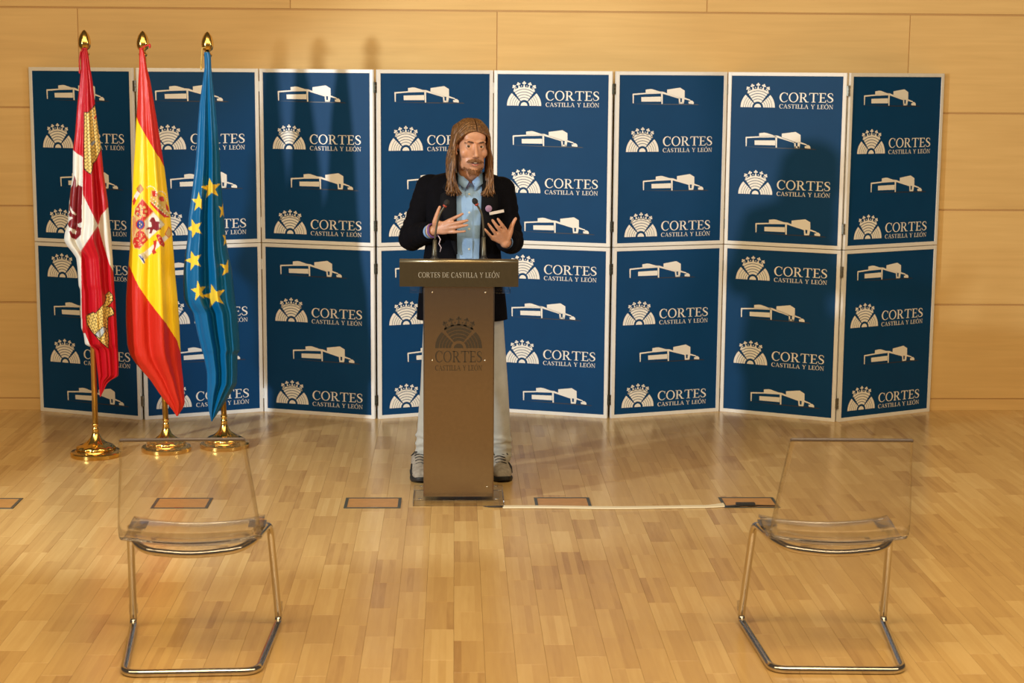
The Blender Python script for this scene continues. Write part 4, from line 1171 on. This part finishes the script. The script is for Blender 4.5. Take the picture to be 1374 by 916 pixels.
for (cx, cy, cz, hw, hd) in TD:
    l, r = open_edges(cx, cz)
    ta, tb = tfront(r, hw), tfront(l, hw) + 2 * PI
    rows.append([Vector((cx + se(ta + (tb - ta) * k / n_, hw, hd)[0], cy + se(ta + (tb - ta) * k / n_, hw, hd)[1] + .004 * math.sin(9 * (ta + (tb - ta) * k / n_) + cz * 14), cz)) for k in range(n_ + 1)])
vs = [p for r in rows for p in r]; fs = []
for i in range(len(rows) - 1):
    for k in range(n_): fs.append((i * (n_ + 1) + k, (i + 1) * (n_ + 1) + k, (i + 1) * (n_ + 1) + k + 1, i * (n_ + 1) + k + 1))
J.add(vs, fs)
jo = build_at(J, 'blazer', M_JACKET, man, True, 'open navy blazer')
md = jo.modifiers.new('cloth_thickness', 'SOLIDIFY'); md.thickness = .006; md.offset = -1
# sleeves with creases
def sleeve(s_, e_, w_, name):
    K = MB()
    d1 = (e_ - s_); d2 = (w_ - e_)
    P_ = [s_ + Vector((.0, 0, .012)), s_.lerp(e_, .25), s_.lerp(e_, .55), s_.lerp(e_, .85), e_ + (-d2.normalized() + d1.normalized()) * .008, e_.lerp(w_, .25), e_.lerp(w_, .55), e_.lerp(w_, .82)]
    R_ = [.072, .072, .066, .064, .062, .060, .053, .046]
    C_ = catmull([Vector((*p, r)) if False else p for p, r in zip(P_, R_)], 5)
    RR = [];
    for i in range(len(P_) - 1):
        for q_ in range(5): RR.append(R_[i] + (R_[i + 1] - R_[i]) * q_ / 5)
    RR.append(R_[-1])
    RR = [r + .0028 * math.sin(i * 1.9) * (1 if 6 < i else .3) for i, r in enumerate(RR)]
    K.tube(C_, RR, 24)
    K.ell(C_[0], (.074, .070, .062), nu=24, nv=14)
    return build_at(K, name, M_JACKET, man, True)
sleeve(SR, ER, WR, 'sleeve'); sleeve(SL, EL, WL, 'sleeve')
# lapels
for side in (-1, 1):
    L_ = MB(); a_ = []
    for (cx, cy, cz, hw, hd) in TD:
        k = (A(627, 238, PY).z - cz) / (A(627, 238, PY).z - A(627, 338, PY).z)
        if k < -.06 or k > 1.0: continue
        l, r = open_edges(cx, cz); e0 = r if side > 0 else l
        wdt = .020 + .060 * math.sin(min(1, max(0, k * 1.15 + .12)) * PI) ** .7 if k < .35 else .080 * (1 - (k - .35) / .68) + .004
        if .12 < k < .2: wdt *= .72
        ring_ = []
        for q_ in range(6):
            x = e0 + side * wdt * q_ / 5 - side * .002
            t = tfront(x, hw); y = se(t, hw, hd)[1]
            ring_.append(Vector((cx + x, cy + y - .006 - .004 * math.sin(PI * q_ / 5), cz)))
        a_.append(ring_)
    vs = [p for r in a_ for p in r]; fs = [(i * 6 + q_, i * 6 + q_ + 1, (i + 1) * 6 + q_ + 1, (i + 1) * 6 + q_) for i in range(len(a_) - 1) for q_ in range(5)]
    L_.add(vs, fs); lo = build_at(L_, 'lapel', M_LAPEL, man, True)
    md = lo.modifiers.new('t', 'SOLIDIFY'); md.thickness = .004; md.offset = 0
# shirt
SHt = MB(); rows = []
for (cx, cy, cz, hw, hd) in TD[1:]:
    rows.append([Vector((cx + se(2 * PI * k / 48, hw - .012, hd - .012)[0], cy + se(2 * PI * k / 48, hw - .012, hd - .012)[1] + .0018 * math.sin(cz * 60 + k), cz)) for k in range(48)])
rows = [[NB_ + Vector((.062 * math.cos(2 * PI * k / 48), .062 * math.sin(2 * PI * k / 48) + .0, .012)) for k in range(48)]] + rows
vs = [p for r in rows for p in r]
SHt.add(vs, [(i * 48 + k, (i + 1) * 48 + k, (i + 1) * 48 + (k + 1) % 48, i * 48 + (k + 1) % 48) for i in range(len(rows) - 1) for k in range(48)])
build_at(SHt, 'shirt', M_SHIRT, man, True, 'pale blue button shirt')
def front_y(z, x):
    lo_ = min(TD, key=lambda q_: abs(q_[2] - z)); t = tfront(x - lo_[0], lo_[3] - .012)
    return lo_[1] + se(t, lo_[3] - .012, lo_[4] - .012)[1]
pk = MB(); xs = A(629.5, 300, PY - .11).x
zz = [A(629, y_, PY - .11).z for y_ in range(250, 352, 6)]
for i in range(len(zz) - 1):
    z1, z0 = zz[i], zz[i + 1]; y1, y0 = front_y(z1, xs) - .003, front_y(z0, xs) - .003
    for (xa, xb) in ((xs - .016, xs + .016),): pk.add([(xa, y0, z0), (xb, y0, z0), (xb, y1, z1), (xa, y1, z1), (xa, y0 + .004, z0), (xb, y0 + .004, z0), (xb, y1 + .004, z1), (xa, y1 + .004, z1)], [(0, 1, 2, 3), (0, 3, 7, 4), (1, 5, 6, 2)])
build_at(pk, 'placket', M_SHIRT, man)
for y_ in (260.5, 285, 307, 334):
    z = A(629, y_, PY - .11).z; bt = MB(); bt.lathe([(.0055, 0), (.0055, .001), (.004, .0022), (.001, .0018)], (0, 0, 0), 14)
    m_ = Matrix.Translation((xs, front_y(z, xs) - .003, z)) @ Matrix.Rotation(PI / 2, 4, 'X'); bt.v = [tuple(m_ @ Vector(p)) for p in bt.v]
    build_at(bt, 'button', mat('pearl_button', (.6, .58, .5), .3), man, True)
# collar: standing band and two points
cb_ = MB()
for side in (-1, 1):
    c0 = NB_ + Vector((.004, -.004, .012))
    inner = []; outer = []
    for k in range(9):
        t = math.radians(-90 + side * (16 + k * 17)); rr = .066
        p = c0 + Vector((rr * math.cos(t), rr * math.sin(t), .020 + .018 * (k / 8)))
        fall = .046 * (1 - k / 8) ** 1.5 + .022
        o_ = c0 + Vector(((rr + .016) * math.cos(t), (rr + .012) * math.sin(t) - .022 * (1 - k / 8), .020 + .018 * (k / 8) - fall))
        inner.append(p); outer.append(o_)
    mid = [p.lerp(q_, .35) + Vector((0, -.004, .004)) for p, q_ in zip(inner, outer)]
    vs = inner + mid + outer
    cb_.add(vs, [(k, k + 1, k + 10, k + 9) for k in range(8)] + [(k + 9, k + 10, k + 19, k + 18) for k in range(8)])
for q_ in ([(614.5, 231, .05), (622, 237, .015), (629.5, 243.5, -.004), (624.5, 253, -.006), (615, 247, .012)], [(647, 231, .05), (640.5, 237, .015), (633.5, 243.5, -.004), (638.5, 253, -.006), (648, 246, .012)]):
    cb_.add([A(x, y, 8.340 + d) for x, y, d in q_], [(0, 1, 4), (1, 2, 3, 4)])
co = build_at(cb_, 'collar', M_SHIRT, man, True); md = co.modifiers.new('t', 'SOLIDIFY'); md.thickness = .003
ci = MB(); 
for side in (-1, 1):
    ci.add([NB_ + Vector((side * .010, -.074, -.030)), NB_ + Vector((side * .030, -.069, .006)), NB_ + Vector((side * .018, -.066, .012)), NB_ + Vector((side * .002, -.072, -.020))], [(0, 1, 2, 3)])
ci.add([A(x, y, 8.337) for x, y in ((625.5, 247.5), (629.8, 243.8), (631.5, 246), (627, 254), (625, 252.5))], [(0, 1, 2, 3, 4)])
ci.add([A(x, y, 8.337) for x, y in ((636.8, 246.5), (633.2, 243.6), (632.8, 246), (636.5, 251))], [(0, 1, 2, 3)])
build_at(ci, 'collar_lining', mat('dark_patterned_lining', (.05, .05, .12), .7, noise=.6, nscale=200), man)
# shirt cuffs and wrist things
def torus_at(mb, c, ax, R_, r, n=28, wob=0):
    q_ = ax.to_track_quat('Z', 'Y').to_matrix()
    mb.tube([c + q_ @ Vector((R_ * math.cos(2 * PI * k / n), R_ * math.sin(2 * PI * k / n), wob * math.sin(5 * 2 * PI * k / n))) for k in range(n)], r, 8, closed=True)
for (e_, w_) in ((ER, WR), (EL, WL)):
    ax = (w_ - e_).normalized(); c = e_.lerp(w_, .80); cu_ = MB()
    cu_.tube([c, c + ax * .012, c + ax * .024], [.033, .033, .032], 24, cap=False)
    cu_.tube([c + ax * .024, c], [.0305, .031], 24, cap=False)
    build_at(cu_, 'shirt_cuff', M_SHIRT, man, True)
axr = (WR - ER).normalized()
for k, (off, m_, r) in enumerate(((.018, M_BRACE2, .0042), (.008, M_BRACE2, .0036), (-.001, M_BRACE1, .0048))):
    b_ = MB(); torus_at(b_, WR - axr * off + Vector((-.004, 0, 0)), (axr + Vector((.55, 0, .1))).normalized(), .0315, r, 30, .001); build_at(b_, 'bracelet', m_, man, True)
rb_ = MB(); rb_.tube([A(588, 316, 8.20), A(591, 321, 8.19), A(589, 327, 8.19), A(592, 332, 8.19), A(590.5, 338, 8.19)], [.003, .0035, .003, .0032, .0022], 8, flat=.5); build_at(rb_, 'ribbon', mat('pale_ribbon', (.5, .42, .5), .6), man, True)
# breast pin and pocket strip
zp = A(655.5, 279.5, PY - .12); 
pn_ = MB(); pn_.lathe([(.0165, 0), (.0165, .003), (.013, .005), (.001, .0055)], (0, 0, 0), 20)
m_ = Matrix.Translation((zp.x, zp.y - .010, zp.z)) @ Matrix.Rotation(PI / 2, 4, 'X') @ Matrix.Rotation(.25, 4, 'Y'); pn_.v = [tuple(m_ @ Vector(p)) for p in pn_.v]
build_at(pn_, 'pin_badge', M_PIN, man, True, 'round lilac pin badge')
ps = MB(); zs = A(666.5, 284.6, PY - .115)
ps.box(-.036, .036, -.004, .006, -.0068, .0068, Matrix.Translation(zs) @ Matrix.Rotation(math.radians(-10), 4, 'Y') @ Matrix.Rotation(.30, 4, 'Z'))
build_at(ps, 'name_badge', mat('pale_badge', (.62, .55, .50), .5), man, False, 'pale narrow badge across the breast')

# trousers
TR = MB()
for s in (-1, 1):
    h_, k_, a_ = LEG[s]
    TR.cap_tube([h_ + Vector((0, 0, .04)), h_.lerp(k_, .5), k_, k_.lerp(a_, .35), k_.lerp(a_, .75), a_ + Vector((0, -.008, .002))], [.104, .090, .074, .069, .062, .058], 20)
    for q_ in range(5):
        z_ = a_.z + .012 + q_ * .020; c = a_.lerp(k_, (.012 + q_ * .02) / .4)
        torus_at(TR, Vector((c.x, c.y - .006, z_)), Vector((.25 * (-1) ** q_, .2, 1)).normalized(), .054 + .002 * q_, .009, 24, .003)
TR.ell(A(621, 396, 8.46), (.160, .105, .11), nu=24, nv=14)
to = build_at(TR, 'trousers', M_TROU, man, True, 'light grey trousers')
md = to.modifiers.new('r', 'REMESH'); md.mode = 'VOXEL'; md.voxel_size = .006; md.use_smooth_shade = True
md = to.modifiers.new('s', 'SMOOTH'); md.factor = .5; md.iterations = 3
# shoes
def shoe(cx, ytoe, ang, mir):
    root = Matrix.Translation((cx, ytoe, 0)) @ Matrix.Rotation(ang, 4, 'Z')
    sec = [(0.004, .022, .020, .040), (.015, .036, .018, .058), (.04, .046, .014, .068), (.075, .050, .014, .078), (.11, .047, .014, .098), (.15, .041, .014, .118), (.19, .038, .014, .122), (.24, .038, .014, .112), (.28, .033, .016, .098), (.296, .016, .02, .085)]
    up = MB(); n_ = 24; vs = []
    for (y, hw, z0, z1) in sec:
        for k in range(n_):
            t = 2 * PI * k / n_; c, s = math.cos(t), math.sin(t)
            x = hw * math.copysign(abs(c) ** .8, c) * (1 if s < .2 else 1 - .32 * (s - .2)); z = (z0 + z1) / 2 + (z1 - z0) / 2 * math.copysign(abs(s) ** .75, s)
            vs.append(root @ Vector((x, y, z)))
    up.add(vs, [(i * n_ + k, (i + 1) * n_ + k, (i + 1) * n_ + (k + 1) % n_, i * n_ + (k + 1) % n_) for i in range(len(sec) - 1) for k in range(n_)] + [tuple(range(n_)), tuple((len(sec) - 1) * n_ + k for k in range(n_ - 1, -1, -1))])
    so = build_at(up, 'shoe', M_SHOE, man, True, 'grey running shoe with dark laces'); md = so.modifiers.new('s', 'SUBSURF'); md.levels = md.render_levels = 1
    sl = MB(); N_ = 28; vs = []
    for zi, (z, g_) in enumerate(((.0, .0), (.005, .003), (.015, .004), (.020, .0))):
        for k in range(N_):
            t = 2 * PI * k / N_; y = .15 - .155 * math.cos(t); hw = np.interp(y, [-.01, .0, .04, .08, .15, .24, .30, .31], [.002, .022, .047, .052, .043, .041, .022, .002])
            lift = .012 * max(0, 1 - y / .05) if zi < 2 else .014 * max(0, 1 - y / .05)
            vs.append(root @ Vector((math.copysign(hw + g_, math.sin(t)) if abs(math.sin(t)) > .05 else 0, y, z + lift)))
    sl.add(vs, [(i * N_ + k, i * N_ + (k + 1) % N_, (i + 1) * N_ + (k + 1) % N_, (i + 1) * N_ + k) for i in range(3) for k in range(N_)] + [tuple(range(N_ - 1, -1, -1)), tuple(3 * N_ + k for k in range(N_))])
    def child(mb, nm, m_, lab=None):
        o_ = mb.build(nm, m_, None, True, origin=man.location); o_.parent = so; return o_
    child(sl, 'sole', M_SOLE)
    lc = MB()
    for q_ in range(5):
        y = .085 + q_ * .019; z = np.interp(y, [.075, .11, .15, .19], [.080, .100, .120, .124]) + .001
        lc.tube([root @ Vector((x, y + .006 * (-1 if x > 0 else 1), z - 9 * x * x)) for x in (-.026, -.012, .0, .012, .026)], .0024, 6)
    for s in (-1, 1): lc.tube([root @ Vector((0, .165, .124)), root @ Vector((s * .025, .150, .128)), root @ Vector((s * .045, .135, .112)), root @ Vector((s * .030, .150, .118))], .0026, 6)
    child(lc, 'lace', M_LACE)
    pt = MB()
    for s in (-1, 1):
        pt.tube([root @ Vector((s * .047, .045, .040)), root @ Vector((s * .049, .075, .060)), root @ Vector((s * .044, .11, .074)), root @ Vector((s * .042, .15, .040))], [.003, .005, .005, .003], 6)
    child(pt, 'side_stripe', M_LACE)
shoe(A(676.5, 648, 8.31).x + .002, 8.318, math.radians(10), 1)
shoe(A(563.5, 650, 8.29).x + .012, 8.30, math.radians(6), -1)
